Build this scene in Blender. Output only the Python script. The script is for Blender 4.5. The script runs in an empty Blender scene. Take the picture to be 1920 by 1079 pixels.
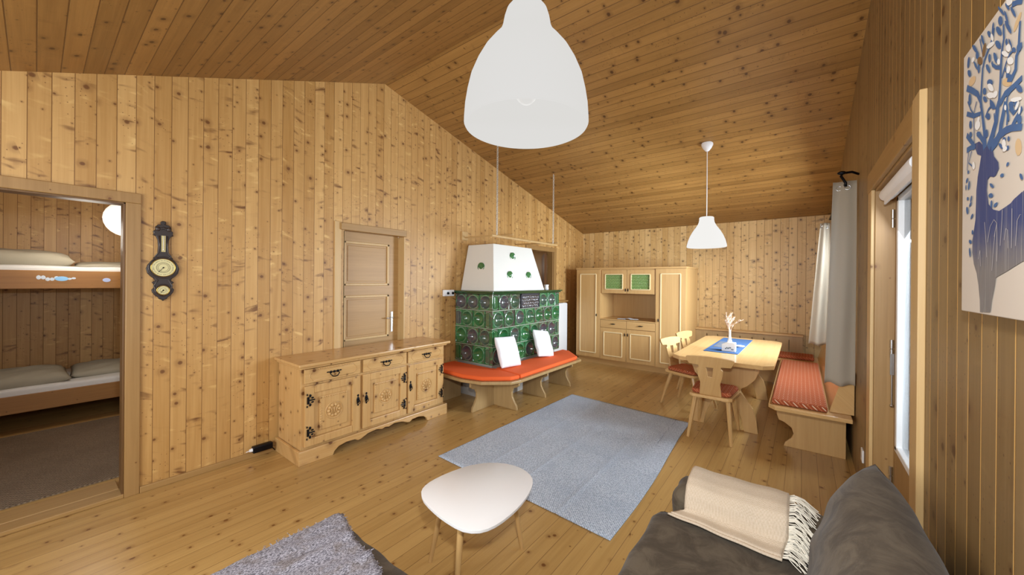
import bpy, bmesh, math, random
from mathutils import Vector, Matrix
from math import sin, cos, pi, radians as R
random.seed(7)
C = bpy.context.scene.collection
sc = bpy.context.scene

# ------------------------------------------------------------ camera
cd = bpy.data.cameras.new('camera'); cam = bpy.data.objects.new('camera', cd); C.objects.link(cam)
yaw, pit, rol, foc = .6526, -.0011, .0082, 693.1
Fw = Vector((-sin(yaw)*cos(pit), cos(yaw)*cos(pit), sin(pit)))
R0 = Vector((cos(yaw), sin(yaw), 0)); U0 = R0.cross(Fw)
Rt = R0*cos(rol) + U0*sin(rol); Up = -R0*sin(rol) + U0*cos(rol)
M = Matrix((Rt, Up, -Fw)).transposed().to_4x4(); M.translation = Vector((3.7794, 0, 1.55))
cam.matrix_world = M
cd.sensor_width = 36; cd.lens = foc*36/1920
cd.shift_x = -13.06/1920; cd.shift_y = -11.97/1920
cd.clip_start = .05
sc.camera = cam

# ------------------------------------------------------------ world, exposure, lights
sc.view_settings.view_transform = 'Standard'; sc.view_settings.look = 'None'
sc.view_settings.gamma = 1; sc.view_settings.exposure = 0.0; sc.view_settings.use_curve_mapping = False
wd = bpy.data.worlds.new('world'); sc.world = wd; wd.use_nodes = True
bg = wd.node_tree.nodes['Background']; bg.inputs[0].default_value = (.80, .90, 1, 1); bg.inputs[1].default_value = 1.5

def area(name, loc, aim, sx, sy, power, col=(1, 1, 1), spread=180):
    l = bpy.data.lights.new(name, 'AREA'); l.shape = 'RECTANGLE'; l.size = sx; l.size_y = sy; l.energy = power; l.color = col
    l.spread = R(spread)
    o = bpy.data.objects.new(name, l); C.objects.link(o); o.location = loc
    o.rotation_euler = (Vector(aim)-Vector(loc)).to_track_quat('-Z', 'Y').to_euler(); return o
def point(name, loc, power, rad=.05, col=(1, .93, .82)):
    l = bpy.data.lights.new(name, 'POINT'); l.energy = power; l.shadow_soft_size = rad; l.color = col
    o = bpy.data.objects.new(name, l); C.objects.link(o); o.location = loc; return o
area('rear_fill_light', (2.0, -1.55, 1.65), (1.4, 4, .7), 2.6, 1.4, 95, (.90, .96, 1))  # fill light added behind the camera, in an unseen opening
area('daylight_bench_window', (4.30, 5.2, 1.55), (2.0, 5.3, .9), 1.3, 1.1, 235, (.82, .91, 1))
area('daylight_glass_door', (4.45, 2.75, 1.35), (2.0, 2.9, .2), .75, 1.5, 22, (.82, .91, 1))
area('photo_flash', (3.80, .06, 1.83), (.9, 4.0, 1.5), .10, .10, 46, (.93, .97, 1))
point('bedroom_bulb', (-1.9, .3, 1.98), 20, .15)
point('hall_bulb', (-1.6, 6.6, 1.9), 6, .1)

# ------------------------------------------------------------ mesh helpers
class MB:
    def __init__(s): s.bm = bmesh.new()
    def poly(s, vs, faces):
        v = [s.bm.verts.new(p) for p in vs]
        for f in faces:
            try: s.bm.faces.new([v[i] for i in f])
            except ValueError: pass
        return s
    def box(s, x0, x1, y0, y1, z0, z1):
        return s.poly([(x, y, z) for x in (x0, x1) for y in (y0, y1) for z in (z0, z1)],
                      [(0, 1, 3, 2), (4, 6, 7, 5), (0, 4, 5, 1), (2, 3, 7, 6), (0, 2, 6, 4), (1, 5, 7, 3)])
    def prism(s, pts, axis, a, b):
        # pts = 2D outline in the two other axes (cyclic order x,y,z without axis)
        def mk(p, t): return {'x': (t, p[0], p[1]), 'y': (p[0], t, p[1]), 'z': (p[0], p[1], t)}[axis]
        n = len(pts)
        va = [s.bm.verts.new(mk(p, a)) for p in pts]; vb = [s.bm.verts.new(mk(p, b)) for p in pts]
        s.bm.faces.new(va); s.bm.faces.new(vb[::-1])
        for i in range(n): s.bm.faces.new((va[i], vb[i], vb[(i+1) % n], va[(i+1) % n]))
        return s
    def loft(s, rings, cap=True, close=True):
        vr = [[s.bm.verts.new(p) for p in r] for r in rings]
        for a, b in zip(vr, vr[1:]):
            n = len(a)
            for i in range(n if close else n-1): s.bm.faces.new((a[i], a[(i+1) % n], b[(i+1) % n], b[i]))
        if cap:
            if len(vr[0]) > 2: s.bm.faces.new(vr[0][::-1]); s.bm.faces.new(vr[-1])
        return s
    def tube(s, pts, r, n=8):
        pts = [Vector(p) for p in pts]; rr = r if isinstance(r, (list, tuple)) else [r]*len(pts)
        rings = []; up = None
        for i, p in enumerate(pts):
            d = (pts[min(i+1, len(pts)-1)]-pts[max(i-1, 0)]).normalized()
            if up is None:
                up = Vector((0, 0, 1)) if abs(d.z) < .9 else Vector((1, 0, 0))
            a = d.cross(up).normalized(); up = a.cross(d).normalized()
            rings.append([p+(a*cos(2*pi*k/n)+up*sin(2*pi*k/n))*rr[i] for k in range(n)])
        return s.loft(rings)
    def lathe(s, prof, c=(0, 0, 0), n=32, axis='z', cap=False):
        rings = []
        for r, h in prof:
            ring = []
            for k in range(n):
                a = 2*pi*k/n; u, v = max(r, 1e-4)*cos(a), max(r, 1e-4)*sin(a)
                q = {'z': (u, v, h), 'x': (h, u, v), 'y': (v, h, u)}[axis]
                ring.append((c[0]+q[0], c[1]+q[1], c[2]+q[2]))
            rings.append(ring)
        return s.loft(rings, cap=cap)
    def ball(s, c, r, n=16):
        r = r if isinstance(r, (list, tuple)) else (r, r, r)
        rings = []
        for j in range(n//2+1):
            t = pi*j/(n//2); q = max(sin(t), 1e-3)
            rings.append([(c[0]+r[0]*q*cos(2*pi*k/n), c[1]+r[1]*q*sin(2*pi*k/n), c[2]-r[2]*cos(t)) for k in range(n)])
        return s.loft(rings)
    def torus(s, c, a, b, r1, r2, n=12, m=6, st=0):
        a = Vector(a).normalized(); b = Vector(b).normalized(); nn = a.cross(b)
        vs = []
        for i in range(n):
            t = 2*pi*i/n; d = a*cos(t)+b*sin(t); cc = Vector(c)+a*cos(t)*r1+b*(sin(t)*r1+(st if sin(t) > 0 else -st))
            vs.append([s.bm.verts.new(cc+(d*cos(2*pi*k/m)+nn*sin(2*pi*k/m))*r2) for k in range(m)])
        for i in range(n):
            A, B = vs[i], vs[(i+1) % n]
            for k in range(m): s.bm.faces.new((A[k], A[(k+1) % m], B[(k+1) % m], B[k]))
        return s
    def grid(s, f, nu, nv):
        g = [[s.bm.verts.new(f(i/nu, j/nv)) for j in range(nv+1)] for i in range(nu+1)]
        for i in range(nu):
            for j in range(nv): s.bm.faces.new((g[i][j], g[i+1][j], g[i+1][j+1], g[i][j+1]))
        return s
    def build(s, name, mat, parent=None, bevel=0, seg=2, smooth=False, kind=None, solid=0, subsurf=0, loc=None, label=None, merge=False):
        bm = s.bm
        if merge: bmesh.ops.remove_doubles(bm, verts=bm.verts, dist=1e-4)
        bmesh.ops.recalc_face_normals(bm, faces=bm.faces)
        off = Vector((0, 0, 0))
        if parent is not None: off = ORIG.get(parent.name, Vector((0, 0, 0)))
        elif loc is not None: off = Vector(loc)
        if off.length > 0: bmesh.ops.translate(bm, verts=bm.verts, vec=-off)
        me = bpy.data.meshes.new(name); bm.to_mesh(me); bm.free()
        o = bpy.data.objects.new(name, me); C.objects.link(o)
        me.materials.append(mat)
        if smooth:
            for p in me.polygons: p.use_smooth = True
            if smooth == 'auto':
                me.set_sharp_from_angle(angle=R(35))
        if parent is not None:
            o.parent = parent; ORIG[o.name] = off
        else:
            o.location = off; ORIG[o.name] = off
        if solid:
            m = o.modifiers.new('s', 'SOLIDIFY'); m.thickness = solid; m.offset = 0
        if bevel:
            m = o.modifiers.new('b', 'BEVEL'); m.width = bevel; m.segments = seg; m.limit_method = 'ANGLE'; m.angle_limit = R(35)
        if subsurf:
            m = o.modifiers.new('u', 'SUBSURF'); m.levels = subsurf; m.render_levels = subsurf
        if kind: o['kind'] = kind
        if label: o['label'] = label
        return o
ORIG = {}
def thing(name, label, cat, loc=(0, 0, 0), group=None):
    o = bpy.data.objects.new(name, None); C.objects.link(o); o.location = loc; o.empty_display_size = .1
    ORIG[o.name] = Vector(loc); o['label'] = label; o['category'] = cat
    if group: o['group'] = group
    return o
def tag(o, label, cat, group=None):
    o['label'] = label; o['category'] = cat
    if group: o['group'] = group
    return o
def struct(o): o['kind'] = 'structure'; return o
def copy_tree(o, parent=None):
    c = o.copy(); C.objects.link(c); c.parent = parent
    for ch in list(o.children): copy_tree(ch, c)
    return c

# ------------------------------------------------------------ materials
def lin(h):
    h = h.lstrip('#'); c = [int(h[i:i+2], 16)/255 for i in (0, 2, 4)]
    return tuple((x/12.92 if x <= .04045 else ((x+.055)/1.055)**2.4) for x in c)+(1,)
class NT:
    def __init__(s, name):
        s.m = bpy.data.materials.new(name); s.m.use_nodes = True; s.t = s.m.node_tree; s.n = s.t.nodes
        s.b = s.n['Principled BSDF']; s.out = s.n['Material Output']
    def new(s, typ, **kw):
        n = s.n.new(typ)
        for k, v in kw.items(): setattr(n, k, v)
        return n
    def put(s, sock, v):
        if isinstance(v, bpy.types.NodeSocket): s.t.links.new(v, sock)
        elif v is not None:
            sock.default_value = v
    def math(s, op, a, b=None, c=None):
        n = s.new('ShaderNodeMath', operation=op); s.put(n.inputs[0], a)
        if b is not None: s.put(n.inputs[1], b)
        if c is not None: s.put(n.inputs[2], c)
        return n.outputs[0]
    def comb(s, x, y, z=0.):
        n = s.new('ShaderNodeCombineXYZ'); s.put(n.inputs[0], x); s.put(n.inputs[1], y); s.put(n.inputs[2], z); return n.outputs[0]
    def mix(s, f, a, b, bt='MIX'):
        n = s.new('ShaderNodeMix', data_type='RGBA', blend_type=bt); s.put(n.inputs[0], f); s.put(n.inputs[6], a); s.put(n.inputs[7], b); return n.outputs[2]
    def noise(s, vec, scale, detail=3, rough=.5, dist=0):
        n = s.new('ShaderNodeTexNoise'); s.put(n.inputs['Vector'], vec); n.inputs['Scale'].default_value = scale
        n.inputs['Detail'].default_value = detail; n.inputs['Roughness'].default_value = rough; n.inputs['Distortion'].default_value = dist
        return n.outputs[0]
    def ss(s, v, lo, hi, a=0., b=1.):
        n = s.new('ShaderNodeMapRange', interpolation_type='SMOOTHSTEP'); s.put(n.inputs[0], v); s.put(n.inputs[1], lo); s.put(n.inputs[2], hi)
        s.put(n.inputs[3], a); s.put(n.inputs[4], b); return n.outputs[0]
    def coords(s, kind='Object'):
        n = s.new('ShaderNodeTexCoord'); p = s.new('ShaderNodeSeparateXYZ'); s.t.links.new(n.outputs[kind], p.inputs[0])
        return n.outputs[kind], p.outputs
    def bump(s, h, strength=.3, dist=.01):
        n = s.new('ShaderNodeBump'); n.inputs['Strength'].default_value = strength; n.inputs['Distance'].default_value = dist
        s.put(n.inputs['Height'], h); s.t.links.new(n.outputs[0], s.b.inputs['Normal']); return n
    def fin(s, col, rough=.5, metal=0, spec=.5, coat=0, sheen=0):
        s.put(s.b.inputs['Base Color'], col); s.put(s.b.inputs['Roughness'], rough); s.b.inputs['Metallic'].default_value = metal
        s.b.inputs['Specular IOR Level'].default_value = spec; s.b.inputs['Coat Weight'].default_value = coat
        s.b.inputs['Sheen Weight'].default_value = sheen
        return s.m

def wood(name, light, dark, along='z', cross='y', pitch=.0935, phase=0., knot='#5a3314', seam='#6b4420', seamw=.03, knots=1., kscale=7., streak=.6,
         rough=.45, bumpk=.5, vary=.5, joints=0, coat=0, spec=.5):
    t = NT(name); _, o = t.coords('Object'); ax = {'x': 0, 'y': 1, 'z': 2}
    c = o[ax[cross]]; a = o[ax[along]]
    third = [k for k in 'xyz' if k not in (along, cross)][0]; th = o[ax[third]]
    u = t.math('DIVIDE', t.math('SUBTRACT', c, phase), pitch)
    idx = t.math('FLOOR', u); fr = t.math('FRACT', u)
    if joints:
        wn0 = t.new('ShaderNodeTexWhiteNoise', noise_dimensions='1D'); t.put(wn0.inputs['W'], idx)
        ja = t.math('DIVIDE', t.math('ADD', a, t.math('MULTIPLY', wn0.outputs[0], 9.)), joints)
        jidx = t.math('FLOOR', ja); jfr = t.math('FRACT', ja)
        idx2 = t.math('ADD', idx, t.math('MULTIPLY', jidx, 31.7))
    else: idx2 = idx
    wn = t.new('ShaderNodeTexWhiteNoise', noise_dimensions='1D'); t.put(wn.inputs['W'], idx2); rnd = wn.outputs[0]
    wn2 = t.new('ShaderNodeTexWhiteNoise', noise_dimensions='1D'); t.put(wn2.inputs['W'], t.math('ADD', idx2, 53.3)); rnd2 = wn2.outputs[0]
    aoff = t.math('ADD', a, t.math('MULTIPLY', rnd, 17.))
    coff = t.math('ADD', t.math('ADD', c, th), t.math('MULTIPLY', rnd2, 5.))
    # knots
    kv = t.new('ShaderNodeTexVoronoi', voronoi_dimensions='2D'); t.put(kv.inputs['Vector'], t.comb(coff, aoff)); kv.inputs['Scale'].default_value = kscale
    sp = t.new('ShaderNodeSeparateColor'); t.t.links.new(kv.outputs['Color'], sp.inputs[0])
    rad = t.math('MULTIPLY', t.math('ADD', t.math('MULTIPLY', t.math('POWER', sp.outputs[0], 2.), .10), .028), knots)
    kd = t.math('ADD', kv.outputs['Distance'], t.math('MULTIPLY', t.math('SUBTRACT', t.noise(t.comb(coff, aoff), 60, 2), .5), .035))
    edge = t.math('MULTIPLY', rad, .45)
    km = t.ss(kd, edge, rad, 1., 0.)
    halo = t.ss(kd, rad, t.math('MULTIPLY', rad, 2.6), 1., 0.)
    # grain, bent round the knots
    gx = t.math('ADD', t.math('MULTIPLY', coff, 1.), t.math('MULTIPLY', halo, .006))
    g1 = t.noise(t.comb(t.math('MULTIPLY', gx, 95.), t.math('MULTIPLY', aoff, 2.2), t.math('MULTIPLY', rnd, 30.)), 1., 3, .6, .4)
    g2 = t.noise(t.comb(t.math('MULTIPLY', gx, 22.), t.math('MULTIPLY', aoff, 1.1), t.math('MULTIPLY', rnd2, 30.)), 1., 2, .5, .8)
    tone = t.math('ADD', t.math('MULTIPLY', t.math('SUBTRACT', rnd, .5), vary), t.math('ADD', t.math('MULTIPLY', g1, .45), t.math('MULTIPLY', g2, .55)))
    tone = t.math('MAXIMUM', 0., t.math('MINIMUM', 1., t.math('ADD', t.math('MULTIPLY', t.math('SUBTRACT', tone, .5), 1.5), .45)))
    col = t.mix(tone, lin(light), lin(dark))
    # cross streaks (branch figure) and pin knots
    if streak:
        sl = t.math('ADD', aoff, t.math('MULTIPLY', coff, t.math('MULTIPLY', t.math('SUBTRACT', rnd2, .35), .7)))
        n1 = t.noise(t.comb(t.math('MULTIPLY', coff, 7.), t.math('MULTIPLY', sl, 20.), t.math('MULTIPLY', rnd, 40.)), 1., 2, .45, .35)
        n3 = t.noise(t.comb(t.math('MULTIPLY', coff, 3.), t.math('MULTIPLY', aoff, 3.5), t.math('MULTIPLY', rnd2, 70.)), 1., 1, .5)
        gate = t.ss(n3, .40, .56)
        sm = t.math('MULTIPLY', t.math('MULTIPLY', t.ss(n1, .57, .78), gate), streak)
        hl = t.math('MULTIPLY', t.math('MULTIPLY', t.ss(n1, .40, .22), gate), streak)
        col = t.mix(t.math('MULTIPLY', sm, .75), col, lin(knot))
        col = t.mix(t.math('MULTIPLY', hl, .5), col, lin(light), 'SCREEN')
        pv = t.new('ShaderNodeTexVoronoi', voronoi_dimensions='2D'); t.put(pv.inputs['Vector'], t.comb(coff, aoff)); pv.inputs['Scale'].default_value = 21
        pm = t.math('MULTIPLY', t.ss(pv.outputs['Distance'], .03, .09, 1., 0.), t.ss(n3, .52, .60))
        col = t.mix(t.math('MULTIPLY', pm, .85), col, lin(knot))
    col = t.mix(t.math('MULTIPLY', halo, .28), col, lin(knot))
    col = t.mix(t.math('MULTIPLY', km, .88), col, lin(knot))
    e = t.math('ABSOLUTE', t.math('SUBTRACT', fr, .5))
    sm_ = t.ss(e, .5-seamw*1.3, .5-seamw*.5)
    if joints:
        je = t.math('ABSOLUTE', t.math('SUBTRACT', jfr, .5)); sm_ = t.math('MAXIMUM', sm_, t.ss(je, .5-.0022/joints, .5-.001/joints))
    if seamw: col = t.mix(t.math('MULTIPLY', sm_, .85), col, lin(seam))
    h = t.math('SUBTRACT', t.math('MULTIPLY', g1, .12), t.math('MULTIPLY', sm_, 1.))
    t.bump(h, bumpk, .006)
    return t.fin(col, rough, spec=spec, coat=coat)

def plain(name, col, rough=.5, metal=0, noise=0, nscale=20, bumpk=0, spec=.5, sheen=0, coat=0, col2=None):
    t = NT(name); v, _ = t.coords('Object'); c = lin(col)
    if noise or bumpk:
        nz = t.noise(v, nscale, 4, .6)
        if noise: c = t.mix(t.math('MULTIPLY', nz, noise), lin(col), lin(col2 or '#000000'))
        if bumpk: t.bump(nz, bumpk, .004)
    return t.fin(c, rough, metal, spec, coat, sheen)
def glow(name, col, strength, base='#ffffff', rough=.4):
    t = NT(name); t.b.inputs['Emission Color'].default_value = lin(col); t.b.inputs['Emission Strength'].default_value = strength
    return t.fin(lin(base), rough)

W_, D_ = 4.145, 7.22
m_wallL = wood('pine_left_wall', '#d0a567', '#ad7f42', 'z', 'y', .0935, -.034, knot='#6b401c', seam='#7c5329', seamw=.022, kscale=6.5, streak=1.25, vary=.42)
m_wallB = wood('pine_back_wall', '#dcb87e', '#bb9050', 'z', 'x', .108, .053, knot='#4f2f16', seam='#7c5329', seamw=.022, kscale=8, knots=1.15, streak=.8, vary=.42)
m_wallR = wood('pine_right_wall', '#8f734b', '#705632', 'z', 'y', .0935, .060, knot='#4b2e14', seam='#d8a860', seamw=.035, kscale=5, streak=.3, vary=.4)  # light seam colour stands for grooves catching the light
m_ceil = wood('pine_ceiling', '#ab8046', '#835e2e', 'x', 'y', .0935, .0, knot='#4a2a10', seam='#5c3a18', seamw=.028, kscale=6, streak=.25, vary=.4, rough=.4)
m_floor = wood('pine_floor', '#c29c60', '#a07a44', 'y', 'x', .105, .011, knot='#6a3c16', seam='#6f4a24', seamw=.014, kscale=6, knots=.8, streak=0, vary=.28, rough=.28, bumpk=.3, joints=0, spec=.5)
m_casing = wood('casing_pine', '#ab8552', '#8e6a3a', 'z', 'y', 5, -2.5, knots=.35, streak=0, seamw=0, knot='#6b401c', kscale=3, vary=0)
m_casing_h = wood('casing_pine_rail', '#b08a55', '#93703e', 'y', 'z', 5, -2.5, knots=.35, streak=0, seamw=0, knot='#6b401c', kscale=3, vary=0)
m_pale = wood('pale_casing', '#cfae7a', '#bf9a62', 'z', 'y', 5, -2.5, knots=.25, streak=0, seamw=0, knot='#7b5020', kscale=3, vary=0)
m_side = wood('sideboard_pine', '#d6b078', '#b8894c', 'z', 'y', 5, -2.5, knots=1.25, streak=0, seamw=0, knot='#5a2f14', kscale=7, vary=0, rough=.3)
m_side_h = wood('sideboard_pine_rail', '#d6b078', '#b8894c', 'y', 'z', 5, -2.5, knots=1.35, streak=0, seamw=0, knot='#5a2f14', kscale=6, vary=0, rough=.25)
m_beech = wood('oiled_beech', '#cfa870', '#b98f57', 'z', 'x', 5, -2.5, knots=0.01, streak=0, seamw=0, vary=0, rough=.35)
m_beech_h = wood('oiled_beech_top', '#d9b27a', '#c69c62', 'y', 'x', 5, -2.5, knots=0.01, streak=0, seamw=0, vary=0, rough=.22)
m_beech_x = wood('oiled_beech_rail', '#cfa870', '#b98f57', 'x', 'z', 5, -2.5, knots=0.01, streak=0, seamw=0, vary=0, rough=.35)
m_greybeech = wood('grey_bench_wood', '#b99a6a', '#9c7e52', 'z', 'x', 5, -2.5, knots=0.01, streak=0, seamw=0, vary=0, rough=.4)
m_bunk = wood('bunk_board', '#a6763f', '#84592c', 'y', 'z', 5, -2.5, knots=0.2, streak=0, seamw=0, vary=0, rough=.45)
m_doorwood = wood('door_panel_wood', '#bb935c', '#9f7843', 'y', 'z', 5, -2.5, knots=0.1, streak=0, seamw=0, vary=0)
m_black = plain('wrought_iron', '#15151a', .4, .7)
m_chrome = plain('brushed_steel', '#c8c8c8', .25, 1)
m_white = plain('white_lacquer', '#eeeeee', .35)
m_whitep = plain('white_lampshade', '#f2f2f4', .55)
m_plaster = plain('white_plaster', '#e2e0d8', .85, bumpk=.25, nscale=60)
m_greyst = plain('grey_roughcast', '#b9b2aa', .95, noise=.6, col2='#8a837c', bumpk=.8, nscale=90)
m_dark = plain('dark_gap', '#1a120c', .8)
# ------------------------------------------------------------ more materials
def mk_glaze():
    t = NT('green_glazed_tile'); v, o = t.coords('Object')
    inf = t.new('ShaderNodeObjectInfo'); r = inf.outputs['Random']
    vv = t.new('ShaderNodeVectorMath', operation='ADD'); t.put(vv.inputs[0], v); t.put(vv.inputs[1], t.comb(t.math('MULTIPLY', r, 9.), r, r))
    n = t.noise(vv.outputs[0], 9, 3, .6, .5)
    f = t.ss(t.math('ADD', n, t.math('MULTIPLY', t.math('SUBTRACT', r, .5), .45)),   .38, .60)
    c = t.mix(f, lin('#356e46'), lin('#4e4744'))
    n2 = t.noise(vv.outputs[0], 30, 2, .5)
    c = t.mix(t.ss(n2, .5, .75), c, lin('#4c9a5c'))
    rr = t.math('SQRT', t.math('ADD', t.math('MULTIPLY', o[1], o[1]), t.math('MULTIPLY', o[2], o[2])))
    r2 = t.math('FRACT', t.math('MULTIPLY', r, 7.31))
    pool = t.mix(t.ss(t.math('ADD', r2, t.math('MULTIPLY', n2, .3)), .45, .8), lin('#2a6a3a'), lin('#57505a'))
    c = t.mix(t.math('MULTIPLY', t.math('LESS_THAN', rr, .088), .75), c, pool)
    ringm = t.math('MULTIPLY', t.math('LESS_THAN', t.math('ABSOLUTE', t.math('SUBTRACT', rr, .094)), .004), .55)
    c = t.mix(ringm, c, lin('#8fb09a'))
    t.bump(n2, .12, .004)
    return t.fin(c, .10, spec=.9, coat=.7)
m_glaze = mk_glaze()
m_glaze2 = plain('dark_green_glaze', '#1d4f2a', .15, noise=.6, col2='#2a2a20', nscale=15, spec=.8, coat=.5)
m_grout = plain('pale_grout', '#a9b09c', .6)
m_round = plain('roundel_glaze', '#1f5a30', .12, noise=.5, col2='#4c9a5c', nscale=25, spec=.8, coat=.5)
m_grille = plain('cast_grille', '#4a4a52', .35, .5)
m_orange = plain('orange_wool_cover', '#ec6428', .85, noise=.18, col2='#c23a12', nscale=150, bumpk=.3)
m_fluff = plain('white_fleece', '#eff0f3', .95, bumpk=1., nscale=90, sheen=.5)
def mk_velvet():
    t = NT('taupe_velvet'); v, _ = t.coords('Object')
    n = t.noise(v, 7, 5, .65, 1.2); n2 = t.noise(v, 120, 2, .5)
    c = t.mix(t.ss(n, .35, .65), lin('#4a3f32'), lin('#635747'))
    t.bump(t.math('ADD', t.math('MULTIPLY', n, .8), t.math('MULTIPLY', n2, .2)), .35, .01)
    return t.fin(c, .85, spec=.15, sheen=.08)
m_velvet = mk_velvet()
def mk_weave(name, a, b, d, sx, sy, rough=.9, bmp=.5, ax=(0, 1), nsc=170.):
    t = NT(name); v, o = t.coords('Object')
    x = t.math('MULTIPLY', o[ax[0]], sx); y = t.math('MULTIPLY', o[ax[1]], sy)
    w = t.math('MULTIPLY', t.math('SINE', x), t.math('SINE', y))
    n = t.noise(v, nsc, 3, .7); n2 = t.noise(v, 3, 2, .5)
    f = t.math('ADD', t.math('MULTIPLY', t.math('ADD', w, 1.), .28), t.math('MULTIPLY', t.ss(n, .36, .64), .5))
    c = t.mix(f, lin(a), lin(b)); c = t.mix(t.math('MULTIPLY', t.ss(n2, .4, .7), .25), c, lin(d))
    t.bump(t.math('ADD', w, n), bmp, .003)
    return t.fin(c, rough, spec=.15)
m_rug = mk_weave('blue_grey_rug', '#76869c', '#e2eaf6', '#98a8be', 330, 330, nsc=95.)
m_carpet = mk_weave('brown_sisal', '#4a3d30', '#9a8670', '#5a4a3a', 170, 260)
m_throwg0 = mk_weave('grey_knit_throw', '#5d5a60', '#c4c0c8', '#8f8a8c', 210, 160, bmp=.5, nsc=140.)
m_throwb = mk_weave('beige_throw', '#bfab92', '#d2c0aa', '#c6b29a', 500, 700, bmp=.15)
def mk_boucle():
    t = NT('grey_woven_throw'); v, o = t.coords('Object')
    n = t.noise(t.comb(t.math('MULTIPLY', o[0], 2.2), o[1], o[2]), 120, 3, .75); n2 = t.noise(v, 14, 3, .6)
    c = t.mix(t.ss(n, .36, .64), lin('#57545c'), lin('#c6c2cc')); c = t.mix(t.math('MULTIPLY', t.ss(n2, .45, .7), .45), c, lin('#7a6a58'))
    t.bump(n, .9, .006); return t.fin(c, .95, spec=.1)
m_throwg = mk_boucle()
m_linen = plain('grey_beige_linen', '#9a9280', .9, noise=.4, col2='#b4ac98', nscale=8, bumpk=.2)
m_sheet = plain('white_sheet', '#d8d6d2', .9, bumpk=.15, nscale=6)
m_blue = mk_weave('blue_runner', '#3a5580', '#4c6a92', '#344c74', 600, 600, bmp=.2)
def mk_curtain(name, a, trans):
    t = NT(name); v, o = t.coords('Object'); n = t.noise(v, 200, 2, .5); t.bump(n, .15, .002)
    m = t.fin(lin(a), .9, spec=.15)
    if trans:
        tr = t.new('ShaderNodeBsdfTranslucent'); tr.inputs[0].default_value = lin('#e8eef2'); mx = t.new('ShaderNodeMixShader'); mx.inputs[0].default_value = trans
        t.t.links.new(t.b.outputs[0], mx.inputs[1]); t.t.links.new(tr.outputs[0], mx.inputs[2]); t.t.links.new(mx.outputs[0], t.out.inputs[0])
    return m
m_curt = mk_curtain('grey_beige_curtain', '#b7ab98', .25)
def mk_cush():
    t = NT('brick_lattice_fabric'); v, o = t.coords('Object')
    a = t.math('ADD', o[0], t.math('ADD', o[1], o[2])); b = t.math('SUBTRACT', o[0], t.math('SUBTRACT', o[1], o[2]))
    def line(q): return t.ss(t.math('ABSOLUTE', t.math('SUBTRACT', t.math('FRACT', t.math('MULTIPLY', q, 15.)), .5)), .43, .48)
    la = line(a); lb = line(b); l = t.math('MAXIMUM', la, lb)
    dot = t.math('MULTIPLY', t.ss(t.math('ABSOLUTE', t.math('SUBTRACT', t.math('FRACT', t.math('MULTIPLY', a, 15.)), .5)), .05, .12, 1., 0.),
                 t.ss(t.math('ABSOLUTE', t.math('SUBTRACT', t.math('FRACT', t.math('MULTIPLY', b, 15.)), .5)), .05, .12, 1., 0.))
    n = t.noise(v, 160, 2, .5)
    c = t.mix(t.math('MULTIPLY', n, .6), lin('#ac5838'), lin('#803c24'))
    c = t.mix(t.math('MULTIPLY', l, .7), c, lin('#d89468')); c = t.mix(dot, c, lin('#e6d0b4'))
    t.bump(n, .4, .003); return t.fin(c, .9, spec=.15)
m_cush = mk_cush()
def mk_bull():
    t = NT('green_bullseye_glass'); v, o = t.coords('Object')
    y = t.math('MULTIPLY', o[2], 38.); x = t.math('ADD', t.math('MULTIPLY', o[0], 38.), t.math('MULTIPLY', t.math('FLOOR', y), .5))
    fx = t.math('SUBTRACT', t.math('FRACT', x), .5); fy = t.math('SUBTRACT', t.math('FRACT', y), .5)
    d = t.math('SQRT', t.math('ADD', t.math('MULTIPLY', fx, fx), t.math('MULTIPLY', fy, fy)))
    c = t.mix(t.ss(d, .2, .5), lin('#a8c47c'), lin('#4a7434')); t.bump(t.math('MULTIPLY', d, -1.), .9, .02)
    return t.fin(c, .15, spec=.8)
m_bull = mk_bull()
def mk_pane():
    t = NT('window_glass'); tr = t.new('ShaderNodeBsdfTransparent'); tr.inputs[0].default_value = (.97, .99, 1, 1)
    gl = t.new('ShaderNodeBsdfGlossy'); gl.inputs['Roughness'].default_value = .02
    fr = t.new('ShaderNodeFresnel'); fr.inputs[0].default_value = 1.45; mx = t.new('ShaderNodeMixShader')
    t.t.links.new(fr.outputs[0], mx.inputs[0]); t.t.links.new(tr.outputs[0], mx.inputs[1]); t.t.links.new(gl.outputs[0], mx.inputs[2]); t.t.links.new(mx.outputs[0], t.out.inputs[0])
    return t.m
m_pane = mk_pane()

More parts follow.
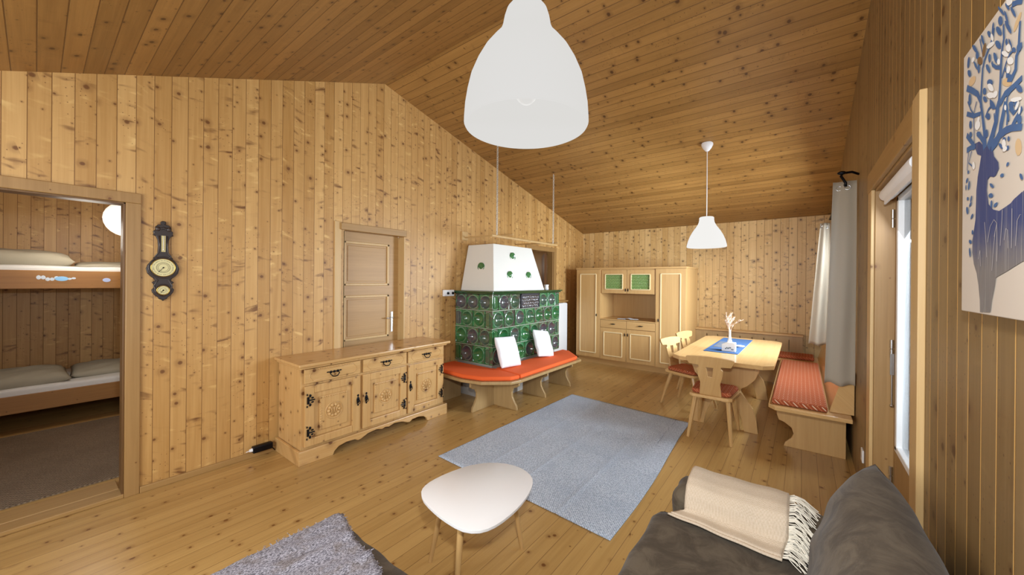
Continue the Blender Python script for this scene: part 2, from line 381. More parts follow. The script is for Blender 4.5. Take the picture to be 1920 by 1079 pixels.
# ------------------------------------------------------------ setting
RY, RZ, M1, M2 = 2.404, 3.7756, .2489, .3966
Y0 = -1.7                                    # near wall
def ctop(y): return RZ-(M1*(y-RY) if y > RY else M2*(RY-y))
ZE, ZN = ctop(D_), ctop(Y0)
struct(MB().box(-.0, W_, Y0, D_, -.12, 0).build('floor', m_floor))
b = MB(); b.prism([(RY, RZ), (D_+.12, ctop(D_+.12)), (D_+.12, ctop(D_+.12)+.12), (RY, RZ+.12), (Y0-.12, ctop(Y0-.12)+.12), (Y0-.12, ctop(Y0-.12))], 'x', -.12, W_+.14)
struct(b.build('ceiling', m_ceil))
def wall_with_holes(name, mat, x0, x1, holes, ya=Y0, yb=D_):
    # gable wall in the YZ plane; holes = (ya, yb, za, zb); built of abutting upright pieces
    b = MB(); ys = sorted({ya, yb, RY} | {h[0] for h in holes} | {h[1] for h in holes})
    for a, c in zip(ys, ys[1:]):
        hs = [h for h in holes if h[0] <= a+1e-6 and h[1] >= c-1e-6]
        if not hs: b.prism([(a, 0), (c, 0), (c, ctop(c)), (a, ctop(a))], 'x', x0, x1)
        else:
            h = hs[0]
            if h[2] > 0: b.prism([(a, 0), (c, 0), (c, h[2]), (a, h[2])], 'x', x0, x1)
            b.prism([(a, h[3]), (c, h[3]), (c, ctop(c)), (a, ctop(a))], 'x', x0, x1)
    return struct(b.build(name, mat, merge=True))
wall_with_holes('wall_left', m_wallL, -.12, 0, [(-1.0, .384, 0, 2.078), (1.95, 2.68, 0, 2.10), (5.20, 6.02, 0, 2.10)])
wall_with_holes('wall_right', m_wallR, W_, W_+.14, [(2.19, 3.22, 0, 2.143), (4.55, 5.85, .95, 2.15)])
struct(MB().box(-.12, W_+.14, D_, D_+.12, 0, ZE).build('wall_back', m_wallB))
# near wall behind the camera, with an added opening for the fill light
b = MB(); b.box(-.12, .7, Y0-.12, Y0, 0, ZN).box(3.3, W_+.14, Y0-.12, Y0, 0, ZN).box(.7, 3.3, Y0-.12, Y0, 0, .95)
struct(b.build('wall_front', m_wallB))
struct(MB().box(0.0, .022, .461, 1.9, 0, .045).build('baseboard_left', m_casing_h, bevel=.004))
struct(MB().box(0.0, .022, 2.76, 3.03, 0, .045).build('trim_1', m_casing_h, bevel=.004))
# doorway to the bunk room
b = MB(); b.box(0, .018, -1.0, .46, 2.078, 2.150).box(0, .018, .384, .460, -.0, 2.078)
struct(b.build('trim_2', m_casing, bevel=.004))
b = MB(); b.box(-.12, .0, .372, .384, 0, 2.078).box(-.12, -.0, -1.0, .384, 2.066, 2.078)
struct(b.build('trim_3', wood('dark_jamb', '#76542e', '#5c3f20', 'z', 'y', 5, -2.5, knots=.2, streak=0, seamw=0, vary=0), bevel=.002))
b = MB(); b.box(-.11, .012, -1.0, .384, 0, .028).box(-.30, -.115, -1.0, .372, -.0, .03)
struct(b.build('trim_4', m_casing_h, bevel=.004))
# bunk room behind
struct(MB().box(-3.45, -.0, -2.0, 1.6, -.12, 0).build('floor_bunk_room', m_floor))
struct(MB().box(-3.55, -.12, -2.0, 1.6, 2.5, 2.56).build('ceiling_bunk_room', m_ceil))
struct(MB().box(-3.45, -3.33, -2.0, 1.6, 0, 2.5).build('wall_far_bunk_room', m_wallL))
struct(MB().box(-3.45, -.12, 1.5, 1.6, 0, 2.5).build('wall_end_bunk_room', m_wallB))
struct(MB().box(-3.45, -.12, -2.0, -1.9, 0, 2.5).build('wall_side_bunk_room', m_wallB))
# hall behind the stove
struct(MB().box(-2.4, 0, 4.6, 7.3, -.12, 0).build('floor_hall', m_floor))
struct(MB().box(-2.5, -2.4, 4.6, 7.4, 0, 2.5).build('wall_far_hall', m_wallB))
struct(MB().box(-2.4, -.12, 7.3, 7.4, 0, 2.5).build('wall_end_hall', m_casing))
struct(MB().box(-2.4, -.12, 4.5, 4.6, 0, 2.5).build('wall_side_hall', m_wallB))
struct(MB().box(-2.5, -.12, 4.5, 7.4, 2.5, 2.56).build('ceiling_hall', m_ceil))
b = MB(); b.box(0, .02, 6.02, 6.10, 0, 2.10).box(0, .02, 5.12, 6.10, 2.10, 2.18).box(-.12, 0, 6.0, 6.02, 0, 2.10)
struct(b.build('trim_5', m_casing, bevel=.003))
b = MB(); b.prism([(-.14, 6.0), (-.18, 5.985), (-.62, 6.55), (-.58, 6.57)], 'z', .01, 2.08)
dh = struct(b.build('door_1', plain('brown_door', '#7a5230', .5)))
b = MB(); b.box(-2.39, -2.34, 5.2, 6.1, .9, 2.0)
fr = struct(b.build('hall_glow_panel', glow('hall_panel_glow', '#ffc860', .45)))  # emissive panel added for a yellow glow in the hall
# panel door in its niche (door_2)
b = MB(); b.box(-.155, -.115, 1.955, 2.675, .005, 2.09)
d2 = struct(b.build('door_2', m_doorwood))
for z0, z1 in ((1.48, 1.965), (.88, 1.375), (.12, .77)):
    b = MB()
    y0, y1, w, x = 1.995, 2.545, .028, -.115
    b.box(x-.002, x+.016, y0, y0+w, z0, z1).box(x-.002, x+.016, y1-w, y1, z0, z1).box(x-.002, x+.016, y0, y1, z0, z0+w).box(x-.002, x+.016, y0, y1, z1-w, z1)
    b.build('panel_moulding', m_pale, d2, bevel=.006)
    MB().box(x-.002, x+.006, y0+w+.02, y1-w-.02, z0+w+.02, z1-w-.02).build('door_panel', m_doorwood, d2, bevel=.004)
b = MB(); b.box(-.115, -.108, 2.575, 2.605, .93, 1.17).build('handle_plate', m_chrome, d2, bevel=.003)
b = MB(); b.tube([(-.11, 2.59, 1.10), (-.065, 2.59, 1.10), (-.06, 2.58, 1.10), (-.06, 2.49, 1.10)], .008).build('door_handle', m_chrome, d2, smooth=True)
MB().box(-.05, .035, 1.90, 2.69, 2.062, 2.135).build('lintel', m_casing_h, d2, bevel=.004)
b = MB(); b.box(0, .014, 1.845, 1.91, 0, 2.145).box(-.12, .0, 1.94, 1.955, 0, 2.06).box(-.12, .004, 2.675, 2.69, 0, 2.06)
struct(b.build('trim_6', m_pale, bevel=.003))
# glass door in the right wall (door_3)
b = MB(); b.box(W_-.018, W_, 3.22, 3.36, 0, 2.143)
struct(b.build('trim_7', m_pale, bevel=.003))
b = MB(); b.box(W_-.022, W_, 2.106, 3.36, 2.1435, 2.265); struct(b.build('trim_8', m_casing_h, bevel=.003))
b = MB(); b.box(W_-.022, W_, 1.995, 2.105, 0, 2.275); struct(b.build('trim_9', m_pale, bevel=.003))  # near casing paler than the header: light falling on it put into the colour
b = MB(); b.box(W_, W_+.14, 3.205, 3.222, 0, 2.143).box(W_, W_+.14, 2.185, 2.19, 0, 2.143).box(W_, W_+.14, 2.19, 3.22, 2.13, 2.145); struct(b.build('trim_10', m_casing, bevel=.002))
XL = 4.235
b = MB(); b.box(XL, XL+.05, 2.20, 2.33, .02, 2.125).box(XL, XL+.05, 3.13, 3.205, .02, 2.125).box(XL, XL+.05, 2.33, 3.13, .02, .56).box(XL, XL+.05, 2.33, 3.13, 2.07, 2.125)
d3 = struct(b.build('door_3', m_casing, bevel=.003))
b = MB(); b.box(XL-.006, XL+.04, 3.085, 3.13, .56, 2.07).box(XL-.006, XL+.04, 2.33, 2.36, .56, 2.07).box(XL-.006, XL+.04, 2.33, 3.13, .55, .585).box(XL-.006, XL+.04, 2.33, 3.13, 2.04, 2.07)
b.build('glazing_bead', m_white, d3, bevel=.004)
MB().box(XL+.02, XL+.026, 2.36, 3.085, .585, 2.04).build('pane', m_pane, d3)
for z in (1.95, 1.15, .37):
    b = MB(); b.lathe([(0, z-.055), (.010, z-.055), (.010, z-.004), (.006, z-.002), (.006, z+.002), (.010, z+.004), (.010, z+.055), (0, z+.055)], (XL-.012, 3.20, 0), 12)
    b.build('hinge', m_chrome, d3, smooth='auto')
b = MB(); b.box(XL-.02, XL-.002, 3.19, 3.204, .99, 1.12).tube([(XL-.01, 3.197, 1.0), (XL-.01, 3.197, .80)], .005).ball((XL-.01, 3.197, .80), .012, 8).build('bolt', m_chrome, d3, smooth='auto')
# window by the bench (window_2)
b = MB()
for a in (4.55, 5.17, 5.79): b.box(W_+.05, W_+.10, a, a+.06, .95, 2.15)
b.box(W_+.05, W_+.10, 4.55, 5.85, .95, 1.01).box(W_+.05, W_+.10, 4.55, 5.85, 2.09, 2.15)
w2 = struct(b.build('window_2', m_casing, bevel=.004))
MB().box(W_+.07, W_+.075, 4.61, 5.79, 1.01, 2.09).build('pane', m_pane, w2)
# outdoors seen through the glass
struct(MB().box(W_+.14, 40, -12, 25, -.35, -.25).build('ground_outside', plain('outdoor_ground', '#9aa0a2', .9, noise=.4, col2='#6f7a62', nscale=3)))
# ------------------------------------------------------------ sideboard
sb = thing('sideboard', 'carved knotty pine sideboard with three drawers and three doors under the panel door', 'sideboard', (0.25, 2.1, 0))
MB().box(.02, .470, 1.345, 2.895, .10, .815).build('carcass', m_side, sb, bevel=.003)
b = MB(); b.box(.012, .545, 1.305, 2.935, .818, .845).build('top_board', m_side_h, sb, bevel=.008, seg=3)
MB().box(.015, .51, 1.325, 2.912, .795, .818).build('cornice', m_side_h, sb, bevel=.008)
# plinth with the wavy cut-out
pts = [(1.318, 0), (1.60, 0), (1.615, .02), (1.64, .055), (1.70, .078), (1.80, .082), (1.86, .062), (1.88, .064)]
pts += [(1.90, .085), (1.98, .105), (2.06, .105), (2.12, .095), (2.16, .10)]
half = pts[:]; mid = 2.117
left = [(1.318, 0), (1.60, 0), (1.612, .03), (1.65, .06), (1.72, .075), (1.80, .070), (1.83, .052), (1.86, .056), (1.93, .085), (2.02, .095), (2.08, .078), (2.117, .088)]
pl = left+[(2*mid-y, z) for y, z in left[::-1][1:]]
top = [(2*mid-1.318, .118), (1.318, .118)]
b = MB(); b.prism(pl+top, 'x', .482, .512).box(.02, .482, 1.318, 1.34, 0, .118).box(.02, .482, 2.894, 2.916, 0, .118)
b.build('plinth', m_side_h, sb, bevel=.004)
def iron_hinge(y, z, s, par):
    b = MB(); x = .503
    b.box(x, x+.006, y-.012, y+.006, z-.03, z+.03)
    b.tube([(x+.004, y, z), (x+.005, y+s*.05, z)], .006).ball((x+.005, y+s*.012, z+.038), (.004, .010, .014), 8).ball((x+.005, y+s*.012, z-.038), (.004, .010, .014), 8)
    b.ball((x+.005, y+s*.03, z+.018), (.004, .012, .008), 8).ball((x+.005, y+s*.03, z-.018), (.004, .012, .008), 8).ball((x+.005, y-s*.012, z+.05), (.004, .006, .010), 8).ball((x+.005, y-s*.012, z-.05), (.004, .006, .010), 8)
    b.build('hinge', m_black, par, smooth='auto')
for i, (a, c, ky, hy, hs) in enumerate([(1.369, 1.855, 1.832, 1.395, 1), (1.883, 2.368, 1.915, 2.345, -1), (2.388, 2.862, 2.415, 2.845, -1)]):
    z0, z1 = .138, .648; x = .478
    b = MB(); fw = .075; x = .472
    b.box(x, .500, a, a+fw, z0, z1).box(x, .500, c-fw, c, z0, z1).box(x, .500, a+fw, c-fw, z0, z0+fw-.01).box(x, .500, a+fw, c-fw, z1-fw+.01, z1)
    dr = b.build('door', m_side, sb, bevel=.004)
    ya, yb, za, zb = a+fw, c-fw, z0+fw-.01, z1-fw+.01
    b = MB(); q = .045
    b.box(.470, .480, ya, yb, za, zb).prism([(ya+q, za+q), (yb-q, za+q), (yb-q, zb-q), (ya+q, zb-q)], 'x', .480, .496)
    b.build('raised_panel', m_side, dr, bevel=.006)
    cy, cz = (ya+yb)/2, (za+zb)/2; b = MB()
    for k in range(10):                                     # carved rosette
        t = 2*pi*k/10; b.ball((.497, cy+.046*cos(t), cz+.046*sin(t)), (.012, .016, .016), 8)
    b.torus((.496, cy, cz), (0, 1, 0), (0, 0, 1), .072, .006, 24, 5)
    for k in range(3): b.tube([(.498, cy-.03+.03*k, cz-.03), (.502, cy-.02+.02*k, cz+.005), (.498, cy-.035+.035*k, cz+.03)], .006, 6)
    n = 13
    for k in range(n):
        f = k/(n-1); yy = ya+q+.012+(yb-ya-2*q-.024)*f; zz = za+q+.012+(zb-za-2*q-.024)*f
        b.ball((.496, yy, zb-q-.012), (.007, .007, .007), 6).ball((.496, ya+q+.012, zz), (.007, .007, .007), 6)
    b.build('carving', m_side, dr, smooth=True)
    for z in (.53, .258): iron_hinge(hy, z, hs, dr)
    b = MB(); b.ball((.503, ky, .425), (.004, .016, .032), 10).ball((.503, ky, .468), (.004, .010, .012), 8).ball((.503, ky, .380), (.004, .008, .010), 8)
    b.ball((.515, ky, .42), (.012, .012, .012), 10).torus((.512, ky, .405), (0, 1, 0), (0, 0, 1), .016, .0035, 14, 6)
    b.build('pull', m_black, dr, smooth=True)
for a, c in ((1.365, 1.855), (1.885, 2.366), (2.386, 2.862)):
    b = MB(); b.box(.478, .500, a, c, .670, .790)
    dw = b.build('drawer', m_side_h, sb, bevel=.004)
    b = MB(); z0, z1 = .688, .772; k = .03; pp = [(a+.04+k, z0), (c-.04-k, z0), (c-.04, z0+k), (c-.04, z1-k), (c-.04-k, z1), (a+.04+k, z1), (a+.04, z1-k), (a+.04, z0+k)]
    b.tube([(.501, y, z) for y, z in pp+pp[:2]], .0035, 5)
    for j in range(18): b.ball((.501, a+.08+(c-a-.16)*j/17, .780), (.006, .008, .005), 6)
    b.build('carving', m_side_h, dw, smooth=True)
    cy = (a+c)/2; b = MB()
    for s in (-1, 0, 1): b.ball((.503, cy+s*.03, .735), (.005, .015, .012), 8)
    b.ball((.503, cy-.055, .738), (.004, .012, .006), 8).ball((.503, cy+.055, .738), (.004, .012, .006), 8)
    b.tube([(.504, cy-.036, .733), (.518, cy-.038, .718), (.522, cy-.02, .700), (.523, cy, .696), (.522, cy+.02, .700), (.518, cy+.038, .718), (.504, cy+.036, .733)], .0045, 6)
    b.build('handle', m_black, dw, smooth=True)

# ------------------------------------------------------------ tiled stove
st = thing('tiled_stove', 'green tiled masonry stove with white plastered hood and orange bench round it', 'stove', (.35, 4.3, 0))
SX, SY0, SY1 = .69, 3.50, 5.12
MB().box(.02, SX-.058, SY0+.058, SY1-.035, .46, 1.372).build('core', m_grout, st)
MB().box(.0+.002, SX-.06, SY0+.06, SY1-.05, 0, .46).build('plinth', m_greyst, st)
def tile_mb(w, h, d=.06):
    # front at +X (x=d), centred in y,z : raised rim, round concave bowl
    b = MB(); n = 24; g = .003; hw, hh = w/2-g, h/2-g; r = min(hw, hh)*.86
    def sq(t, a, c):
        u, v = cos(t), sin(t); k = 1/max(abs(u)/a, abs(v)/c); return u*k, v*k
    rings = [[(0, *sq(2*pi*k/n+pi/n*0, hw, hh)) for k in range(n)]]
    for x, s in ((d*.86, 1.), (d, .965), (d, .925), (d*.84, .89)): rings.append([(x, *sq(2*pi*k/n, hw*s, hh*s)) for k in range(n)])
    for rr, x in ((1.0, .83), (.98, .95), (.93, .97), (.88, .86), (.78, .56), (.62, .30), (.42, .13), (.2, .05), (.03, .04)):
        rings.append([(x*d, r*rr*cos(2*pi*k/n), r*rr*sin(2*pi*k/n)) for k in range(n)])
    b.loft(rings); return b
def strip_mb(w, h, d=.06):
    b = MB(); g = .002
    b.prism([(-w/2+g, -h/2+g), (w/2-g, -h/2+g), (w/2-g, h/2-g), (-w/2+g, h/2-g)], 'x', 0, d*.9)
    b.prism([(-w/4, -h*.36), (w/4, -h*.36), (w/4, h*.36), (-w/4, h*.36)], 'x', d*.9, d*1.1)
    return b
TW = (SY1-SY0)/7; RHS = [(1.160, 1.372), (.932, 1.160), (.698, .932), (.466, .698)]
def put(mesh_o, x, y, z, rz):
    o = mesh_o.copy(); C.objects.link(o); o.parent = st
    o.matrix_local = Matrix.Translation(Vector((x, y, z))-ORIG[st.name]) @ Matrix.Rotation(rz, 4, 'Z'); return o
H_ = .226
pt = tile_mb(TW, H_).build('tile', m_glaze, None, smooth='auto'); ps = strip_mb(TW/2, H_).build('half_tile', m_glaze, None, bevel=.006, seg=3)
TWs = .66/3
pts_ = tile_mb(TWs, H_).build('tile', m_glaze, None, smooth='auto'); pss = strip_mb(TWs/2, H_).build('half_tile', m_glaze, None, bevel=.006, seg=3)
firstuse = {}
for r, (z0, z1) in enumerate(RHS):
    zc = (z0+z1)/2; X = SX-.06
    for k in range(7 if r % 2 else 6):
        yc = SY0+TW*(k+.5)+(0 if r % 2 else TW/2)
        if r == 0 and k in (2, 3): continue
        o = put(pt, X, yc, zc, 0); o.scale.z = (z1-z0)/H_
    if r % 2 == 0:
        for yc in (SY0+TW/4, SY1-TW/4): o = put(ps, X, yc, zc, 0); o.scale.z = (z1-z0)/H_
    x0 = .0
    for k in range(3 if r % 2 == 0 else 2):
        xc = x0+.01+TWs*(k+.5)+(0 if r % 2 == 0 else TWs/2)
        o = put(pts_, xc, SY0+.06, zc, -pi/2); o.scale.z = (z1-z0)/H_
    if r % 2:
        for xc in (.01+TWs/4, .67-TWs/4): o = put(pss, xc, SY0+.06, zc, -pi/2); o.scale.z = (z1-z0)/H_
b = MB()
for z0, z1 in RHS: b.box(.0, SX-.008, SY0+.008, SY1-.008, z0-.003, z0+.003)
b.build('grout', m_grout, st)
for o in (pt, ps, pts_, pss): bpy.data.objects.remove(o)
b = MB()
b.box(.0, SX+.035, SY0-.035, SY1+.035, 1.392, 1.412).box(.0, SX+.015, SY0-.015, SY1+.015, 1.372, 1.392)
b.build('cornice', m_glaze2, st, bevel=.007, seg=3)
gy0, gy1 = SY0+TW*2.5+.004, SY0+TW*4.5-.004
b = MB(); b.box(SX-.03, SX+.004, gy0, gy1, 1.165, 1.368)
b.box(SX, SX+.012, gy0, gy1, 1.165, 1.18).box(SX, SX+.012, gy0, gy1, 1.353, 1.368).box(SX, SX+.012, gy0, gy0+.014, 1.165, 1.368).box(SX, SX+.012, gy1-.014, gy1, 1.165, 1.368)
gr = b.build('vent_grille', m_grille, st)
b = MB()
for i in range(9):
    for j in range(4): b.torus((SX+.008, gy0+.045+(gy1-gy0-.09)*(i+.5*(j % 2)*.9)/8.5, 1.198+.041*j), (0, 1, 0), (0, 0, 1), .017, .0035, 8, 5)
b.build('lattice', m_chrome, gr, smooth=True)
b = MB()
zb, zt = 1.413, 2.045
bot = [(.03, 3.58), (.635, 3.58), (.635, 4.76), (.03, 4.76)]; tp = [(.03, 3.72), (.50, 3.72), (.50, 4.60), (.03, 4.60)]
b.loft([[(x, y, zb) for x, y in bot], [(x, y, zt) for x, y in tp]])
b.build('hood', m_plaster, st, bevel=.006)
def hoodx(z): return .635-(.135)*(z-zb)/(zt-zb)
def hoody(z): return 3.58+.14*(z-zb)/(zt-zb)
for y, z in ((4.09, 1.885), (3.965, 1.62), (4.40, 1.62)):
    b = MB(); b.lathe([(.062, -.004), (.062, .006), (.052, .008), (.045, .0), (.0, .016)], (hoodx(z), y, z), 24, 'x'); b.build('roundel', m_round, st, smooth=True)
b = MB(); b.lathe([(.062, .004), (.062, -.006), (.052, -.008), (.045, -.0), (.0, -.016)], (.345, hoody(1.73), 1.73), 24, 'y'); b.build('roundel', m_round, st, smooth=True)

# bench round the stove
bn = thing('stove_bench', 'low wooden bench with curved supports wrapping round the green tiled stove', 'bench', (.95, 4.0, 0))
outer = [(.025, 3.03), (.66, 2.985), (.93, 3.04), (1.19, 3.26), (1.225, 3.40), (1.225, 4.78), (1.225, 4.86), (.86, 5.19), (.70, 5.19)]
inner = [(.70, 3.49), (.025, 3.49)]
MB().prism(outer+inner, 'z', .372, .405).build('seat_board', m_greybeech, bn, bevel=.006)
prof = [(0, .36), (.44, .36), (.445, .30), (.42, .26), (.36, .245), (.335, .21), (.335, .16), (.37, .10), (.405, .05), (.42, 0), (0, 0)]
prof = [(.0, .37), (.40, .37), (.405, .30), (.37, .275), (.32, .26), (.295, .21), (.30, .15), (.335, .09), (.365, .05), (.375, .0), (.0, .0)]
def sup_x(y): MB().prism([(.72+u, z) for u, z in prof], 'y', y-.014, y+.014).build('support', m_greybeech, bn, bevel=.003)
for y in (3.50, 4.12, 4.78): sup_x(y)
MB().prism([(3.485-u, z) for u, z in prof], 'x', .706, .734).build('support', m_greybeech, bn, bevel=.003)
MB().prism([(3.485-u, z) for u, z in prof], 'x', .12, .148).build('support', m_greybeech, bn, bevel=.003)
def offs(p, q): return p
c1 = [(.0, 3.06), (.66, 3.015), (.915, 3.07), (1.10, 3.225), (.72, 3.49), (.0, 3.49)]
c1 = [(.025, 3.06), (.66, 3.015), (.915, 3.07), (1.165, 3.285), (1.195, 3.42), (.73, 3.50), (.70, 3.47), (.025, 3.47)]
c2 = [(.735, 3.51), (1.195, 3.43), (1.195, 4.77), (1.18, 4.82), (.88, 5.12), (.735, 5.15)]
tag(MB().prism(c1, 'z', .406, .455).build('bench_cushion', m_orange, bevel=.02, seg=4, smooth='auto', loc=(.6, 3.3, .406)), 'orange bench cushion on the near corner of the stove bench', 'cushion')
tag(MB().prism(c2, 'z', .406, .455).build('bench_cushion', m_orange, bevel=.02, seg=4, smooth='auto', loc=(.95, 4.3, .406)), 'long orange bench cushion under the two white pillows', 'cushion')

def pillow_mb(w, h, t, corner=.10, n=18, wr=.0, seed=0, ex=4):
    # pillow lying in local XY, centred
    b = MB(); rd = random.Random(seed); ph = [rd.uniform(0, 6) for _ in range(6)]
    def f(s):
        def g(u, v):
            x, y = 2*u-1, 2*v-1
            k = max(0, (1-abs(x)**ex)*(1-abs(y)**ex))**.45
            pin = 1-corner*(x*x*y*y)**0.6*0-corner*.5*((1-abs(x))*abs(y)**3+(1-abs(y))*abs(x)**3)
            ww = wr*(sin(x*7+ph[0]+2*y)*cos(y*5+ph[1])+.5*sin(x*13+y*9+ph[2]))*k
            return (x*w/2*pin, y*h/2*pin, s*t/2*k+ww)
        return g
    b.grid(f(1), n, n); b.grid(f(-1), n, n)
    bmesh.ops.remove_doubles(b.bm, verts=b.bm.verts, dist=1e-5); return b
def place(o, loc, rot): o.location = loc; o.rotation_euler = rot; return o
for (y, rz, tx, lab) in ((3.66, R(-4), 0, 'white fluffy pillow leaning on the stove corner, the nearer of the pair'), (4.47, R(-9), 0, 'white fluffy pillow leaning on the stove, further along the orange cushion')):
    o = pillow_mb(.39, .39, .10, .02, 40, wr=.006, seed=int(y*10)).build('fleece_pillow', m_fluff, smooth=True)
    # local X -> along Y, local Y -> up; lean back onto the tiles
    o.rotation_euler = (Matrix.Rotation(rz, 3, 'X') @ Matrix.Rotation(R(-22), 3, 'Y') @ Matrix(((0, 0, 1), (1, 0, 0), (0, 1, 0)))).to_euler()
    o.location = (.815, y, .646)
    tag(o, lab, 'pillow', 'white pillows on the stove bench')
# mug on the stove
b = MB(); b.lathe([(0, 0), (.034, 0), (.040, .01), (.036, .03), (.034, .05), (.040, .078), (.036, .078), (.031, .05), (.03, .01), (0, .008)], (.50, 5.02, 1.412), 24)
mg = tag(b.build('jug', m_white, smooth='auto', loc=(.50, 5.02, 1.412)), 'small white ceramic jug on the stove ledge', 'jug')
m_galv = plain('galvanised_chain', '#d9d6cc', .45, .4)
hr = thing('drying_rail', 'wooden drying rail hung on two chains above the stove', 'drying rail', (.75, 4.1, 2.1))
b = MB(); b.tube([(.76, 3.39, 2.105), (.76, 4.90, 2.105)], .016, 10).build('rail', m_pale, hr, smooth='auto')
MB().tube([(.01, 3.66, 2.150), (.88, 3.66, 2.135)], .010, 8).build('crossbar', m_pale, hr, smooth='auto')
MB().tube([(.01, 4.84, 2.150), (.82, 4.84, 2.135)], .010, 8).build('crossbar', m_pale, hr, smooth='auto')
b = MB(); b.box(.0, .03, 3.60, 3.71, 2.11, 2.23).build('wall_block', m_pale, hr, bevel=.003)
for y in (3.49, 4.80):
    b = MB(); z = 2.125; k = 0; zt_ = ctop(y)
    while z < zt_-.01:
        a = (1, 0, 0) if k % 2 else (0, 1, 0)
        b.torus((.76, y, z+.014), a, (0, 0, 1), .010, .0034, 10, 5, st=.008); z += .026; k += 1
    b.build('chain', m_galv, hr, smooth=True)

# radiator beside the stove
rd_ = thing('radiator', 'white panel radiator on the left wall behind the stove', 'radiator', (.06, 6.1, .1))
b = MB(); b.box(.03, .045, 5.32, 6.36, .12, 1.12).box(.10, .115, 5.32, 6.36, .12, 1.12)
b.build('panel', m_white, rd_, bevel=.006)
MB().box(.03, .115, 6.355, 6.37, .14, 1.11).build('side_cover', m_white, rd_, bevel=.003); MB().box(.03, .115, 5.31, 5.325, .14, 1.11).build('side_cover', m_white, rd_, bevel=.003)
b = MB(); b.box(.04, .105, 5.34, 6.34, 1.115, 1.125).build('top_grille', m_white, rd_)
b = MB(); b.lathe([(0, 0), (.018, 0), (.022, .01), (.022, .05), (.018, .055), (0, .055)], (.07, 5.25, 1.06), 12, 'y').build('valve', m_white, rd_, smooth='auto')
MB().tube([(.07, 5.29, 1.06), (.07, 5.29, .02)], .009, 8).build('pipe', m_white, rd_, smooth='auto')
MB().box(-.0+.001, .13, 5.32, 6.38, 1.150, 1.175).build('radiator_shelf', m_casing_h, rd_, bevel=.004)
for y_ in (5.5, 6.2): MB().box(0, .03, y_-.02, y_+.02, .9, .95).build('bracket', m_white, rd_)

# ------------------------------------------------------------ wall cabinet on the back wall
FY = 6.39
cb = thing('wall_cabinet', 'tall oak veneer wall cabinet with open niche and green glass doors', 'cabinet', (1.3, 6.8, 0))
b = MB(); X0, X1, XA, XB = .305, 2.30, .805, 1.812; T = .02; BY = D_-.005
b.box(X0, XA, FY+.022, BY, .10, 1.79).box(XB, X1, FY+.022, BY, .10, 1.79)
b.box(XA, XB, FY+.022, BY, .10, .845).box(XA, XB, FY+.03, BY, 1.34, 1.775).box(XA, XB, BY-.20, BY, .845, 1.34)
b.build('carcass', m_beech, cb)
MB().box(X0+.02, X1-.02, FY+.06, BY, 0, .10).build('kick_board', m_beech_x, cb)
MB().box(X0-.01, X1+.012, FY-.004, BY, 1.775, 1.805).build('cornice', m_beech_x, cb, bevel=.005)
MB().box(XA+.0, XB-.0, FY-.006, BY-.2, .845, .862).build('niche_shelf', m_beech_x, cb, bevel=.003)
m_mould = plain('moulding_lit_tone', '#e6cf9f', .35)  # paler than the doors, standing for mouldings that catch the light
def cab_door(x0, x1, z0, z1, mw, par=cb, name='door', glass=False):
    if glass:
        b = MB(); m = .075; b.box(x0, x0+m, FY+.008, FY+.03, z0, z1).box(x1-m, x1, FY+.008, FY+.03, z0, z1).box(x0+m, x1-m, FY+.008, FY+.03, z0, z0+m).box(x0+m, x1-m, FY+.008, FY+.03, z1-m, z1)
        d = b.build(name, m_beech, par, bevel=.002)
        MB().box(x0+m-.005, x1-m+.005, FY+.016, FY+.022, z0+m-.005, z1-m+.005).build('glass_panel', m_bull, d)
        yy = FY+.008
    else:
        d = MB().box(x0, x1, FY, FY+.021, z0, z1).build(name, m_beech, par, bevel=.002); m = mw; yy = FY
    b = MB(); w = .018; a, c, e, f = x0+m, x1-m, z0+m, z1-m
    b.box(a-w/2, a+w/2, yy-.012, yy+.002, e, f).box(c-w/2, c+w/2, yy-.012, yy+.002, e, f).box(a, c, yy-.012, yy+.002, e-w/2, e+w/2).box(a, c, yy-.012, yy+.002, f-w/2, f+w/2)
    b.build('moulding', m_mould, d, bevel=.004)
    return d
def cab_pull(x, z, par, vert=True, y=FY):
    b = MB()
    if vert: b.ball((x, y-.004, z), (.008, .004, .03), 10).tube([(x, y-.004, z+.016), (x, y-.022, z+.012), (x, y-.022, z-.012), (x, y-.004, z-.016)], .0045, 6)
    else: b.ball((x, y-.004, z), (.035, .004, .008), 10).tube([(x-.045, y-.004, z), (x-.03, y-.02, z-.004), (x+.03, y-.02, z-.004), (x+.045, y-.004, z)], .005, 6)
    b.build('handle', m_black, par, smooth=True)
d = cab_door(X0+.003, XA-.003, .125, 1.77, .085); cab_pull(XA-.075, .92, d)
d = cab_door(XB+.003, X1-.003, .105, 1.77, .085); cab_pull(XB+.05, .90, d)
d = cab_door(XA+.02, 1.305, 1.335, 1.755, .07, glass=True); cab_pull(1.285, 1.40, d, y=FY+.008)
d = cab_door(1.312, XB-.02, 1.335, 1.755, .07, glass=True); cab_pull(1.332, 1.40, d, y=FY+.008)
d = cab_door(XA+.003, 1.303, .115, .695, .075); cab_pull(1.28, .60, d)
d = cab_door(1.309, XB-.003, .115, .695, .075); cab_pull(1.335, .60, d)
for a, c in ((XA+.003, 1.303), (1.309, XB-.003)):
    d = MB().box(a, c, FY, FY+.021, .705, .838).build('drawer', m_beech_x, cb, bevel=.003); cab_pull((a+c)/2, .775, d, False)
